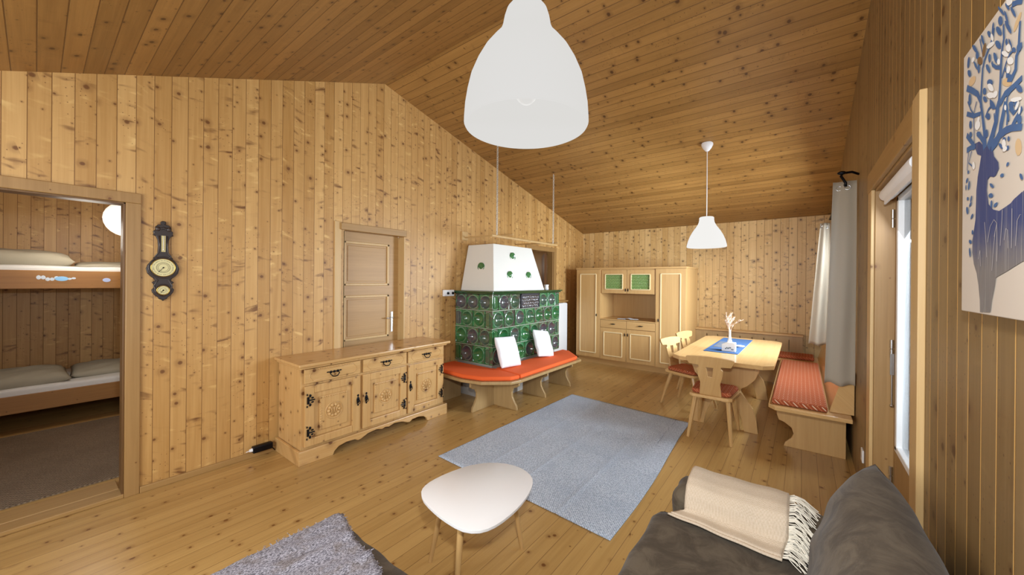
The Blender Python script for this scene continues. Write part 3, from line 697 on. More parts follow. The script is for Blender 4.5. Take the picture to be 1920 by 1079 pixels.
# papers in the niche
m_paper = plain('printed_paper', '#dfe2e6', .6, noise=.5, col2='#6c7890', nscale=30)
for i, (x, y, r, lab) in enumerate([(1.18, 6.50, .2, 'printed leaflet lying leftmost in the cabinet niche'), (1.30, 6.52, -.15, 'folded pale leaflet in the middle of the cabinet niche'), (1.40, 6.50, .5, 'glossy leaflet lying rightmost in the cabinet niche')]):
    b = MB(); n = 6
    b.grid(lambda u, v: ((u-.5)*.15, (v-.5)*.10, .004+.012*sin(u*pi)*(i == 1)+.002*v), n, n)
    o = b.build('leaflet', m_paper, solid=.003); o.location = (x, y, .862+.004*(i+1)); o.rotation_euler = (0, 0, r); tag(o, lab, 'leaflet', 'leaflets in the cabinet niche')

# ------------------------------------------------------------ dining table
dt = thing('dining_table', 'light wooden dining table with cut corners and curved trestle legs', 'table', (3.125, 5.14, 0))
tx0, tx1, ty0, ty1, ch = 2.665, 3.580, 4.17, 6.08, .085
oct_ = [(tx0+ch, ty0), (tx1-ch, ty0), (tx1, ty0+ch), (tx1, ty1-ch), (tx1-ch, ty1), (tx0+ch, ty1), (tx0, ty1-ch), (tx0, ty0+ch)]
MB().prism(oct_, 'z', .722, .762).build('tabletop', m_beech_h, dt, bevel=.004)
MB().box(2.85, 3.40, 4.45, 5.90, .655, .721).build('apron', m_beech, dt, bevel=.003)
rt = [(0, .72), (.315, .72), (.315, .63), (.285, .55), (.22, .48), (.155, .435), (.155, .41), (.20, .34), (.265, .25), (.30, .13), (.315, 0), (.19, 0), (.165, .13), (.11, .27), (.05, .34), (0, .36)]
outl = rt+[(-u, z) for u, z in rt[::-1][1:-1]]
for y in (4.50, 5.86): MB().prism([(3.125+u, z) for u, z in outl], 'y', y-.025, y+.025).build('trestle', m_beech, dt, bevel=.004)
MB().box(3.10, 3.15, 4.525, 5.835, .42, .50).build('stretcher', m_beech_h, dt, bevel=.004)
# table things
o = MB().box(2.90, 3.245, 4.66, 5.93, .763, .767).build('table_runner', m_blue, loc=(3.07, 5.3, .763)); tag(o, 'blue cloth runner along the dining table', 'table runner')
o.rotation_euler = (0, 0, R(-1))
hd = thing('candle_house', 'small white house shaped box with printed leaves on the blue runner', 'ornament', (3.125, 4.80, .768))
b = MB(); b.prism([(3.06, .768), (3.195, .768), (3.195, .868), (3.12, .872), (3.06, .842)], 'y', 4.765, 4.835)
b.build('box', m_white, hd, bevel=.003)
b = MB(); random.seed(3)
for k in range(7):
    x, z = 3.10+.012*k, .79+.03*random.random(); b.poly([(x-.008, 4.7632, z), (x, 4.7632, z-.006), (x+.008, 4.7632, z+.002), (x, 4.7632, z+.012)], [(0, 1, 2, 3)])
b.build('leaf_print', plain('grey_print', '#5d6a70', .7), hd, solid=.001)
va = thing('vase', 'slim white bottle vase standing behind the white house box', 'vase', (3.125, 4.87, .768))
b = MB(); b.lathe([(0, .768), (.028, .768), (.030, .80), (.027, .86), (.016, .90), (.0115, .95), (.011, .985), (.014, 1.0), (.009, 1.0), (.008, .95), (0, .94)], (3.125, 4.875, 0), 20)
b.build('body', m_white, va, smooth='auto')
fl = thing('dried_grass_bunch', 'bunch of pale dried grasses in the white vase', 'dried flowers', (3.125, 4.875, 1.0))
random.seed(11)
mp = plain('dried_grass', '#d9c2ae', .9, noise=.3, col2='#b78a78', nscale=60)
for k in range(13):
    a = random.uniform(0, 2*pi); sp = random.uniform(.03, .11); h = random.uniform(.10, .20)
    p = [Vector((3.125, 4.875, .97)), Vector((3.125+cos(a)*sp*.35, 4.875+sin(a)*sp*.35, 1.0+h*.5)), Vector((3.125+cos(a)*sp+.03, 4.875+sin(a)*sp, 1.0+h))]
    b = MB(); b.tube(p, .0018, 5)
    for j in range(22):
        f = .35+.65*j/21; q = p[1].lerp(p[2], max(0, 2*f-1)) if f > .5 else p[0].lerp(p[1], 2*f)
        d = Vector((random.uniform(-1, 1), random.uniform(-1, 1), random.uniform(.2, 1.2))).normalized()*random.uniform(.012, .028)
        b.tube([q, q+d], [.0028, .0012], 4)
    b.build('stem', mp, fl)
pb = thing('picture_card', 'dark printed picture card lying on the blue runner behind the house box', 'card', (3.06, 5.30, .769))
MB().box(2.93, 3.10, 5.0, 5.5, .768, .771).build('card', plain('dark_photo', '#3a3230', .5, noise=.7, col2='#8aa0b8', nscale=14), pb)
sd = tag(MB().lathe([(0, 0), (.045, 0), (.06, .012), (.05, .010), (0, .006)], (3.185, 5.2, .769), 20).build('dish', m_white, smooth='auto', loc=(3.185, 5.2, .769)), 'small round white dish on the blue runner', 'dish')

# ------------------------------------------------------------ chairs
def make_chair():
    t = thing('dining_chair', '', 'chair')
    seat = [(-.19, -.20), (-.16, -.225), (.16, -.225), (.19, -.20), (.215, .14), (.20, .19), (.15, .215), (-.15, .215), (-.20, .19), (-.215, .14)]
    MB().prism(seat, 'z', .405, .435).build('seat', m_beech_h, t, bevel=.006)
    for sx in (-1, 1):
        for sy in (-1, 1):
            b = MB(); b.tube([(sx*.145, sy*.14, .41), (sx*.17, sy*.20, .20), (sx*.19, sy*.255 if sy > 0 else -.255, 0)], [.023, .021, .014], 8)
            b.build('leg', m_beech, t)
    for s in (-1, 1): MB().box(s*.12-.03, s*.12+.03, -.17, .17, .385, .405).build('batten', m_beech_h, t, bevel=.003)
    # crescent backrest, leaning back
    h = [(0, .83), (.10, .826), (.19, .818), (.212, .81), (.205, .775), (.185, .74), (.10, .735), (.098, .715), (.115, .70), (.105, .62), (.088, .56), (.092, .50), (.098, .435)]
    o = [(-u, z) for u, z in h[::-1][:-1]]+h
    b = MB(); hole = [(-.032, .72), (.032, .72), (.020, .625), (-.020, .625)]
    n = len(o)
    # split into left and right halves round the cut-out
    L = [p for p in o if p[0] < 0]; Rr = [p for p in o if p[0] > 0]
    def lean(x, z, k): return (x, -.190-(z-.43)*.20+k+.18*x*x*2.2*(-1 if z > .73 else 0)*0, z)
    def slab(poly):
        n = len(poly); va = [b.bm.verts.new(lean(x, z, -.011)) for x, z in poly]; vb = [b.bm.verts.new(lean(x, z, .011)) for x, z in poly]
        b.bm.faces.new(va); b.bm.faces.new(vb[::-1])
        for i in range(n): b.bm.faces.new((va[i], vb[i], vb[(i+1) % n], va[(i+1) % n]))
    hh = [(u, z) for u, z in h if u > 0]
    slab([(0, .83)]+hh+[(0, .435), (0, .625), (.020, .625), (.032, .72), (0, .72)])
    slab([(0, .72), (-.032, .72), (-.020, .625), (0, .625), (0, .435)]+[(-u, z) for u, z in hh[::-1]]+[(0, .83)])
    b.build('backrest', m_beech, t, bevel=.003, merge=True)
    cu = [(x*.93, y*.9+.012) for x, y in seat]
    b = MB(); b.prism(cu, 'z', .436, .478); b.build('seat_pad', m_cush, t, bevel=.018, seg=4, smooth='auto')
    return t
spots = [(3.075, 4.235, 0, 'wooden chair with carved back at the near end of the dining table'),
         (2.66, 4.99, -pi/2-.32, 'wooden chair at the left side of the table, the nearer of the two there'),
         (2.66, 5.74, -pi/2-.28, 'wooden chair at the left side of the table, closest to the cabinet')]
c0 = make_chair()
chairs = [c0]+[copy_tree(c0) for _ in spots[1:]]
for o, (x, y, rz, lab) in zip(chairs, spots):
    o.location = (x, y, 0); o.rotation_euler = (0, 0, rz); tag(o, lab, 'chair', 'wooden chairs round the dining table')

# ------------------------------------------------------------ corner bench
be = thing('corner_bench', 'light wooden L shaped corner bench along the right and back walls', 'bench', (3.8, 5.5, 0))
sp_ = [(3.545, 4.10), (3.60, 4.03), (4.12, 4.03), (4.12, 7.05), (2.32, 7.05), (2.32, 6.66), (3.545, 6.66)]
MB().prism(sp_, 'z', .405, .440).build('seat_board', m_beech_h, be, bevel=.006)
pe = [(4.10, 0), (3.655, 0), (3.665, .035), (3.715, .09), (3.73, .13), (3.715, .185), (3.66, .225), (3.615, .24), (3.60, .29), (3.595, .405), (4.10, .405)]
MB().prism(pe, 'y', 4.33, 4.355).build('end_panel', m_beech, be, bevel=.003)
MB().prism(pe, 'y', 5.9, 5.925).build('end_panel', m_beech, be, bevel=.003)
b = MB(); b.box(4.055, 4.075, 4.355, 6.9, 0.0, .405).box(2.34, 4.05, 6.98, 7.0, 0, .405); b.build('rear_panel', m_beech_h, be)
MB().box(2.33, 2.355, 6.68, 7.0, 0, .405).build('side_panel', m_beech_h, be, bevel=.003)
b = MB(); b.prism([(3.975, .441), (4.139, .441), (4.139, .80), (4.075, .80)], 'y', 4.16, 7.0); b.build('backrest', m_beech_h, be, bevel=.004)
b = MB()
zt2, zb2 = .745, .43
segs = [(2.27, 2.475), (2.49, 2.642), (2.657, 2.80), (2.815, 2.97), (2.985, 3.14), (3.155, 3.30), (3.315, 3.462), (3.475, 3.626), (3.64, 3.80)]
for a, c in segs: b.box(a, c, 7.075, 7.10, zb2, zt2-.02)
for (a, c), (a2, c2_) in zip(segs, segs[1:]): b.box(c, a2, 7.075, 7.10, zb2, .50).box(c, a2, 7.075, 7.10, .665, zt2-.02)
b.build('back_boards', m_greybeech, be)
MB().box(2.26, 3.81, 7.05, 7.215, zt2-.02, zt2+.01).build('top_rail', m_beech_x, be, bevel=.004)
MB().box(2.26, 2.285, 7.05, 7.215, .0, zt2-.02).build('end_post', m_beech, be, bevel=.003)
o = MB().box(3.57, 3.965, 4.10, 6.30, .442, .492).build('bench_cushion', m_cush, bevel=.018, seg=4, smooth='auto', loc=(3.77, 5.2, .442)); tag(o, 'long brick red lattice patterned cushion on the right hand bench', 'cushion')
o = MB().box(2.45, 3.93, 6.68, 7.03, .442, .492).build('bench_cushion', m_cush, bevel=.018, seg=4, smooth='auto', loc=(3.2, 6.8, .442)); tag(o, 'brick red cushion on the bench along the back wall, behind the table', 'cushion')

# ------------------------------------------------------------ rug
b = MB(); cr = [(1.261, 2.152), (2.885, 2.085), (2.835, 4.36), (1.305, 4.45)]
def rugf(u, v):
    a = Vector(cr[0]).lerp(Vector(cr[1]), u); c = Vector(cr[3]).lerp(Vector(cr[2]), u); p = a.lerp(c, v)
    return (p.x+(.018*sin(v*5.5) if u > .9 else 0), p.y, .006+.0012*sin(v*26+sin(u*3))*abs(sin(v*3))+.004*sum(math.exp(-((u-q)/.008)**2) for q in (.27, .5, .76)))
b.grid(rugf, 160, 60)
tag(b.build('area_rug', m_rug, solid=.005, smooth=True, loc=(2.05, 3.25, 0)), 'blue grey flat woven rug in the middle of the pine floor', 'rug')
BODY= [(1.372, 1.889), (1.344, 1.886), (1.323, 1.872), (1.317, 1.861), (1.303, 1.862), (1.272, 1.853), (1.264, 1.841), (1.259, 1.828), (1.236, 1.809), (1.233, 1.795), (1.248, 1.784), (1.26, 1.783), (1.279, 1.789), (1.292, 1.785), (1.296, 1.762), (1.286, 1.729), (1.261, 1.713), (1.23, 1.705), (1.205, 1.708), (1.177, 1.712), (1.161, 1.718), (1.126, 1.726), (1.124, 1.594), (1.187, 1.578), (1.243, 1.565), (1.249, 1.546), (1.263, 1.516), (1.271, 1.489), (1.305, 1.487), (1.299, 1.538), (1.305, 1.514), (1.309, 1.487), (1.329, 1.486), (1.331, 1.514), (1.341, 1.55), (1.352, 1.577), (1.371, 1.6), (1.381, 1.627), (1.381, 1.658), (1.373, 1.679), (1.363, 1.705), (1.36, 1.745), (1.359, 1.774), (1.351, 1.805), (1.339, 1.83), (1.331, 1.849), (1.355, 1.859), (1.368, 1.876)]
LINES= [([(1.31, 1.859), (1.317, 1.879), (1.338, 1.897), (1.357, 1.909)], 9), ([(1.305, 1.86), (1.313, 1.9), (1.324, 1.938), (1.336, 1.977)], 9), ([(1.336, 1.964), (1.331, 2.015), (1.326, 2.049), (1.315, 2.064), (1.294, 2.076), (1.268, 2.093), (1.263, 2.108)], 6), ([(1.289, 1.855), (1.268, 1.875), (1.248, 1.9), (1.241, 1.927), (1.234, 1.937)], 14), ([(1.272, 1.852), (1.244, 1.857), (1.227, 1.868), (1.223, 1.883), (1.212, 1.904), (1.201, 1.924)], 14), ([(1.223, 1.864), (1.199, 1.865), (1.173, 1.861), (1.129, 1.848)], 10), ([(1.173, 1.861), (1.16, 1.87), (1.14, 1.879), (1.129, 1.885)], 8), ([(1.429, 2.047), (1.388, 2.023), (1.356, 2.002), (1.337, 1.978), (1.334, 1.963)], 9), ([(1.427, 1.981), (1.38, 1.959), (1.336, 1.949)], 7), ([(1.426, 1.927), (1.402, 1.907), (1.378, 1.888), (1.368, 1.878)], 8), ([(1.425, 1.888), (1.398, 1.887), (1.372, 1.88)], 8), ([(1.236, 1.926), (1.232, 1.951), (1.228, 1.981), (1.226, 2.013), (1.222, 2.04), (1.213, 2.06), (1.216, 2.09)], 7), ([(1.229, 1.93), (1.206, 1.941), (1.166, 1.94), (1.131, 1.942)], 9), ([(1.228, 2.006), (1.251, 2.017), (1.269, 2.031), (1.274, 2.04)], 5), ([(1.22, 1.982), (1.202, 2.002), (1.185, 2.013), (1.167, 2.013)], 4), ([(1.193, 1.969), (1.175, 1.96), (1.158, 1.97), (1.155, 1.995), (1.143, 2.004), (1.132, 2.006)], 9), ([(1.147, 2.008), (1.145, 2.032), (1.142, 2.055)], 6), ([(1.178, 2.108), (1.153, 2.098), (1.134, 2.087)], 6), ([(1.421, 2.01), (1.4, 1.982), (1.38, 1.963)], 3), ([(1.38, 1.96), (1.376, 1.921), (1.375, 1.892)], 3), ([(1.362, 1.987), (1.371, 1.976), (1.38, 1.963)], 3), ([(1.307, 1.93), (1.291, 1.941), (1.269, 1.944)], 4), ([(1.344, 2.127), (1.334, 2.101), (1.325, 2.078)], 3), ([(1.411, 1.883), (1.417, 1.86), (1.42, 1.836)], 3), ([(1.391, 1.877), (1.41, 1.853), (1.383, 1.837)], 3), ([(1.201, 1.924), (1.191, 1.896), (1.195, 1.874)], 6), ([(1.182, 1.905), (1.165, 1.887), (1.148, 1.892)], 6), ([(1.2, 1.913), (1.192, 1.933), (1.174, 1.938)], 5), ([(1.257, 1.871), (1.253, 1.891), (1.258, 1.921)], 4)]
LEAVES= [[(1.163, 2.086), (1.171, 2.097), (1.178, 2.104), (1.182, 2.106), (1.181, 2.1), (1.175, 2.091), (1.167, 2.08), (1.16, 2.073), (1.157, 2.072), (1.158, 2.077)], [(1.217, 2.098), (1.22, 2.106), (1.226, 2.113), (1.233, 2.117), (1.239, 2.116), (1.241, 2.111), (1.238, 2.104), (1.232, 2.097), (1.225, 2.093), (1.219, 2.093)], [(1.194, 2.092), (1.201, 2.105), (1.208, 2.114), (1.211, 2.115), (1.21, 2.109), (1.205, 2.097), (1.198, 2.084), (1.192, 2.075), (1.189, 2.074), (1.19, 2.08)], [(1.185, 2.069), (1.195, 2.082), (1.204, 2.091), (1.209, 2.093), (1.207, 2.086), (1.2, 2.074), (1.19, 2.061), (1.181, 2.052), (1.177, 2.05), (1.178, 2.057)], [(1.227, 2.084), (1.235, 2.094), (1.245, 2.102), (1.251, 2.104), (1.253, 2.1), (1.248, 2.091), (1.239, 2.081), (1.23, 2.074), (1.224, 2.072), (1.222, 2.075)], [(1.279, 2.105), (1.285, 2.112), (1.292, 2.118), (1.298, 2.12), (1.3, 2.118), (1.297, 2.112), (1.292, 2.105), (1.284, 2.099), (1.279, 2.097), (1.277, 2.099)], [(1.229, 2.057), (1.237, 2.066), (1.247, 2.073), (1.254, 2.075), (1.256, 2.072), (1.252, 2.064), (1.244, 2.055), (1.234, 2.048), (1.227, 2.046), (1.225, 2.049)], [(1.245, 2.036), (1.251, 2.046), (1.259, 2.053), (1.264, 2.055), (1.265, 2.051), (1.262, 2.042), (1.256, 2.032), (1.249, 2.025), (1.243, 2.023), (1.242, 2.027)], [(1.278, 2.05), (1.279, 2.056), (1.283, 2.062), (1.288, 2.064), (1.292, 2.062), (1.293, 2.057), (1.291, 2.05), (1.287, 2.045), (1.283, 2.043), (1.279, 2.044)], [(1.284, 2.031), (1.291, 2.04), (1.299, 2.047), (1.305, 2.048), (1.306, 2.045), (1.302, 2.037), (1.294, 2.028), (1.287, 2.021), (1.281, 2.019), (1.28, 2.023)], [(1.365, 2.116), (1.375, 2.127), (1.385, 2.134), (1.392, 2.136), (1.391, 2.131), (1.384, 2.122), (1.374, 2.112), (1.364, 2.104), (1.358, 2.103), (1.358, 2.107)], [(1.348, 2.09), (1.35, 2.097), (1.355, 2.104), (1.362, 2.107), (1.367, 2.106), (1.369, 2.101), (1.367, 2.094), (1.361, 2.088), (1.355, 2.085), (1.35, 2.086)], [(1.399, 2.071), (1.404, 2.079), (1.411, 2.085), (1.419, 2.088), (1.423, 2.086), (1.422, 2.08), (1.417, 2.073), (1.41, 2.067), (1.403, 2.064), (1.399, 2.066)], [(1.409, 2.102), (1.408, 2.11), (1.411, 2.117), (1.416, 2.12), (1.422, 2.117), (1.425, 2.11), (1.426, 2.101), (1.423, 2.095), (1.417, 2.092), (1.412, 2.095)], [(1.319, 2.112), (1.325, 2.123), (1.332, 2.13), (1.336, 2.132), (1.336, 2.127), (1.333, 2.118), (1.326, 2.108), (1.32, 2.1), (1.316, 2.099), (1.315, 2.103)], [(1.22, 2.122), (1.231, 2.133), (1.239, 2.141), (1.243, 2.142), (1.24, 2.136), (1.231, 2.125), (1.221, 2.114), (1.213, 2.107), (1.21, 2.106), (1.213, 2.112)], [(1.263, 2.108), (1.262, 2.115), (1.264, 2.121), (1.267, 2.123), (1.271, 2.12), (1.273, 2.114), (1.274, 2.106), (1.272, 2.101), (1.269, 2.099), (1.265, 2.101)], [(1.341, 2.056), (1.342, 2.063), (1.346, 2.069), (1.351, 2.072), (1.354, 2.069), (1.356, 2.063), (1.354, 2.055), (1.35, 2.049), (1.346, 2.047), (1.342, 2.05)], [(1.36, 2.073), (1.369, 2.083), (1.377, 2.09), (1.382, 2.092), (1.38, 2.087), (1.374, 2.077), (1.365, 2.067), (1.357, 2.06), (1.353, 2.059), (1.354, 2.064)], [(1.265, 1.991), (1.268, 1.996), (1.276, 2.002), (1.286, 2.007), (1.295, 2.008), (1.298, 2.005), (1.294, 1.999), (1.286, 1.993), (1.276, 1.989), (1.268, 1.988)], [(1.301, 1.986), (1.303, 1.992), (1.308, 1.997), (1.315, 2.0), (1.32, 1.999), (1.322, 1.995), (1.32, 1.989), (1.314, 1.984), (1.308, 1.981), (1.303, 1.982)], [(1.298, 1.969), (1.304, 1.975), (1.312, 1.98), (1.318, 1.981), (1.32, 1.979), (1.318, 1.974), (1.312, 1.967), (1.305, 1.963), (1.299, 1.961), (1.296, 1.964)], [(1.198, 1.988), (1.199, 1.991), (1.201, 1.994), (1.203, 1.995), (1.205, 1.994), (1.206, 1.992), (1.205, 1.988), (1.203, 1.986), (1.201, 1.984), (1.199, 1.985)], [(1.193, 2.041), (1.194, 2.046), (1.197, 2.051), (1.201, 2.052), (1.204, 2.051), (1.205, 2.048), (1.203, 2.043), (1.2, 2.038), (1.197, 2.037), (1.194, 2.038)], [(1.157, 2.009), (1.161, 2.014), (1.167, 2.018), (1.172, 2.019), (1.175, 2.018), (1.174, 2.015), (1.17, 2.01), (1.164, 2.006), (1.159, 2.004), (1.156, 2.005)], [(1.132, 2.0), (1.132, 2.005), (1.136, 2.011), (1.143, 2.015), (1.149, 2.015), (1.153, 2.012), (1.153, 2.006), (1.149, 2.001), (1.143, 1.997), (1.136, 1.997)], [(1.186, 1.974), (1.185, 1.979), (1.187, 1.984), (1.191, 1.986), (1.196, 1.985), (1.199, 1.981), (1.2, 1.976), (1.198, 1.971), (1.194, 1.969), (1.19, 1.97)], [(1.131, 1.924), (1.139, 1.932), (1.148, 1.937), (1.154, 1.938), (1.156, 1.935), (1.151, 1.927), (1.143, 1.92), (1.134, 1.915), (1.128, 1.914), (1.127, 1.917)], [(1.162, 1.904), (1.164, 1.908), (1.17, 1.912), (1.178, 1.915), (1.184, 1.916), (1.186, 1.913), (1.184, 1.909), (1.177, 1.904), (1.17, 1.901), (1.164, 1.901)], [(1.395, 2.006), (1.397, 2.015), (1.402, 2.022), (1.408, 2.025), (1.412, 2.021), (1.414, 2.013), (1.412, 2.004), (1.407, 1.996), (1.401, 1.994), (1.396, 1.998)], [(1.19, 2.113), (1.197, 2.121), (1.203, 2.126), (1.206, 2.128), (1.206, 2.124), (1.201, 2.117), (1.195, 2.109), (1.189, 2.104), (1.185, 2.103), (1.186, 2.106)], [(1.177, 2.032), (1.182, 2.04), (1.187, 2.045), (1.189, 2.046), (1.189, 2.042), (1.185, 2.035), (1.179, 2.027), (1.175, 2.021), (1.172, 2.02), (1.173, 2.024)], [(1.257, 1.942), (1.268, 1.952), (1.277, 1.959), (1.282, 1.96), (1.28, 1.954), (1.271, 1.944), (1.261, 1.934), (1.251, 1.927), (1.247, 1.927), (1.249, 1.932)], [(1.39, 1.941), (1.392, 1.948), (1.397, 1.953), (1.402, 1.955), (1.407, 1.953), (1.409, 1.947), (1.407, 1.941), (1.402, 1.935), (1.396, 1.933), (1.391, 1.936)], [(1.388, 1.916), (1.39, 1.921), (1.394, 1.925), (1.4, 1.927), (1.405, 1.926), (1.407, 1.922), (1.405, 1.918), (1.4, 1.914), (1.394, 1.912), (1.39, 1.913)], [(1.278, 1.922), (1.281, 1.927), (1.287, 1.932), (1.294, 1.934), (1.3, 1.934), (1.303, 1.93), (1.3, 1.925), (1.294, 1.92), (1.286, 1.917), (1.28, 1.918)], [(1.26, 1.94), (1.266, 1.948), (1.274, 1.953), (1.281, 1.955), (1.282, 1.951), (1.279, 1.944), (1.272, 1.937), (1.264, 1.931), (1.258, 1.93), (1.256, 1.933)], [(1.289, 1.887), (1.291, 1.893), (1.295, 1.898), (1.301, 1.9), (1.305, 1.898), (1.307, 1.893), (1.305, 1.886), (1.3, 1.882), (1.295, 1.88), (1.29, 1.882)], [(1.216, 1.84), (1.223, 1.845), (1.23, 1.848), (1.234, 1.848), (1.233, 1.845), (1.228, 1.84), (1.221, 1.834), (1.214, 1.831), (1.211, 1.831), (1.211, 1.834)], [(1.183, 1.824), (1.183, 1.827), (1.186, 1.83), (1.189, 1.831), (1.193, 1.831), (1.196, 1.828), (1.196, 1.825), (1.193, 1.822), (1.189, 1.821), (1.186, 1.821)], [(1.18, 1.842), (1.181, 1.845), (1.184, 1.848), (1.187, 1.849), (1.19, 1.848), (1.191, 1.845), (1.19, 1.842), (1.187, 1.839), (1.184, 1.838), (1.181, 1.839)], [(1.198, 1.846), (1.199, 1.849), (1.203, 1.852), (1.208, 1.854), (1.213, 1.853), (1.214, 1.852), (1.213, 1.849), (1.208, 1.846), (1.203, 1.844), (1.199, 1.844)], [(1.184, 1.791), (1.182, 1.794), (1.184, 1.796), (1.187, 1.797), (1.191, 1.797), (1.194, 1.795), (1.195, 1.792), (1.194, 1.79), (1.191, 1.789), (1.187, 1.789)], [(1.207, 1.773), (1.206, 1.775), (1.207, 1.778), (1.212, 1.78), (1.217, 1.781), (1.222, 1.78), (1.224, 1.778), (1.222, 1.775), (1.217, 1.773), (1.211, 1.772)], [(1.261, 1.767), (1.268, 1.771), (1.274, 1.773), (1.278, 1.773), (1.277, 1.77), (1.272, 1.765), (1.265, 1.761), (1.258, 1.759), (1.255, 1.76), (1.256, 1.763)], [(1.258, 1.743), (1.261, 1.746), (1.267, 1.75), (1.275, 1.751), (1.281, 1.75), (1.284, 1.748), (1.281, 1.744), (1.275, 1.741), (1.267, 1.74), (1.261, 1.74)], [(1.261, 1.725), (1.262, 1.73), (1.265, 1.734), (1.269, 1.734), (1.272, 1.732), (1.273, 1.727), (1.272, 1.721), (1.269, 1.718), (1.265, 1.717), (1.262, 1.72)], [(1.239, 1.718), (1.235, 1.721), (1.235, 1.724), (1.238, 1.725), (1.244, 1.725), (1.251, 1.724), (1.255, 1.721), (1.255, 1.718), (1.251, 1.716), (1.245, 1.716)], [(1.405, 1.829), (1.406, 1.832), (1.409, 1.834), (1.413, 1.835), (1.416, 1.834), (1.417, 1.832), (1.416, 1.828), (1.413, 1.826), (1.409, 1.825), (1.406, 1.826)], [(1.399, 1.794), (1.399, 1.801), (1.401, 1.806), (1.405, 1.807), (1.409, 1.803), (1.411, 1.797), (1.412, 1.79), (1.41, 1.785), (1.406, 1.785), (1.402, 1.788)], [(1.413, 1.809), (1.412, 1.813), (1.413, 1.816), (1.416, 1.817), (1.421, 1.816), (1.426, 1.813), (1.427, 1.809), (1.426, 1.806), (1.423, 1.805), (1.418, 1.806)], [(1.406, 1.763), (1.407, 1.766), (1.411, 1.768), (1.415, 1.769), (1.418, 1.768), (1.42, 1.765), (1.418, 1.762), (1.415, 1.76), (1.41, 1.759), (1.407, 1.76)], [(1.384, 1.758), (1.383, 1.763), (1.384, 1.766), (1.387, 1.767), (1.391, 1.765), (1.394, 1.761), (1.396, 1.756), (1.394, 1.753), (1.391, 1.752), (1.387, 1.754)], [(1.388, 1.745), (1.386, 1.749), (1.386, 1.752), (1.389, 1.753), (1.395, 1.751), (1.4, 1.748), (1.403, 1.745), (1.402, 1.742), (1.399, 1.741), (1.393, 1.742)], [(1.124, 1.754), (1.128, 1.759), (1.132, 1.761), (1.136, 1.762), (1.137, 1.759), (1.135, 1.755), (1.131, 1.75), (1.127, 1.748), (1.123, 1.747), (1.122, 1.75)], [(1.129, 1.863), (1.131, 1.869), (1.137, 1.874), (1.143, 1.876), (1.148, 1.875), (1.15, 1.87), (1.148, 1.864), (1.143, 1.858), (1.136, 1.856), (1.131, 1.858)], [(1.164, 1.899), (1.17, 1.908), (1.177, 1.914), (1.183, 1.916), (1.185, 1.912), (1.183, 1.904), (1.177, 1.895), (1.17, 1.889), (1.164, 1.888), (1.162, 1.892)], [(1.183, 1.89), (1.187, 1.898), (1.192, 1.904), (1.195, 1.905), (1.196, 1.901), (1.194, 1.893), (1.19, 1.885), (1.186, 1.879), (1.182, 1.878), (1.182, 1.882)], [(1.144, 1.897), (1.148, 1.904), (1.154, 1.909), (1.159, 1.911), (1.161, 1.908), (1.161, 1.902), (1.157, 1.895), (1.151, 1.89), (1.146, 1.888), (1.144, 1.891)], [(1.33, 1.9), (1.333, 1.904), (1.34, 1.908), (1.349, 1.911), (1.356, 1.911), (1.359, 1.909), (1.356, 1.906), (1.349, 1.902), (1.34, 1.899), (1.333, 1.898)], [(1.422, 1.794), (1.423, 1.799), (1.425, 1.802), (1.427, 1.802), (1.429, 1.8), (1.43, 1.796), (1.429, 1.791), (1.427, 1.788), (1.424, 1.788), (1.422, 1.79)], [(1.407, 1.734), (1.41, 1.74), (1.415, 1.744), (1.42, 1.745), (1.423, 1.742), (1.423, 1.736), (1.42, 1.73), (1.415, 1.726), (1.41, 1.725), (1.407, 1.728)], [(1.377, 1.714), (1.374, 1.717), (1.375, 1.72), (1.379, 1.722), (1.384, 1.72), (1.389, 1.717), (1.392, 1.713), (1.391, 1.71), (1.387, 1.709), (1.382, 1.711)], [(1.371, 1.675), (1.372, 1.679), (1.376, 1.682), (1.38, 1.682), (1.383, 1.68), (1.384, 1.677), (1.383, 1.673), (1.379, 1.671), (1.375, 1.67), (1.372, 1.672)], [(1.383, 1.655), (1.388, 1.658), (1.394, 1.66), (1.4, 1.66), (1.402, 1.658), (1.401, 1.654), (1.396, 1.651), (1.39, 1.649), (1.384, 1.649), (1.382, 1.652)], [(1.388, 1.628), (1.391, 1.635), (1.395, 1.64), (1.399, 1.64), (1.401, 1.636), (1.4, 1.629), (1.397, 1.622), (1.393, 1.617), (1.389, 1.617), (1.388, 1.621)]]
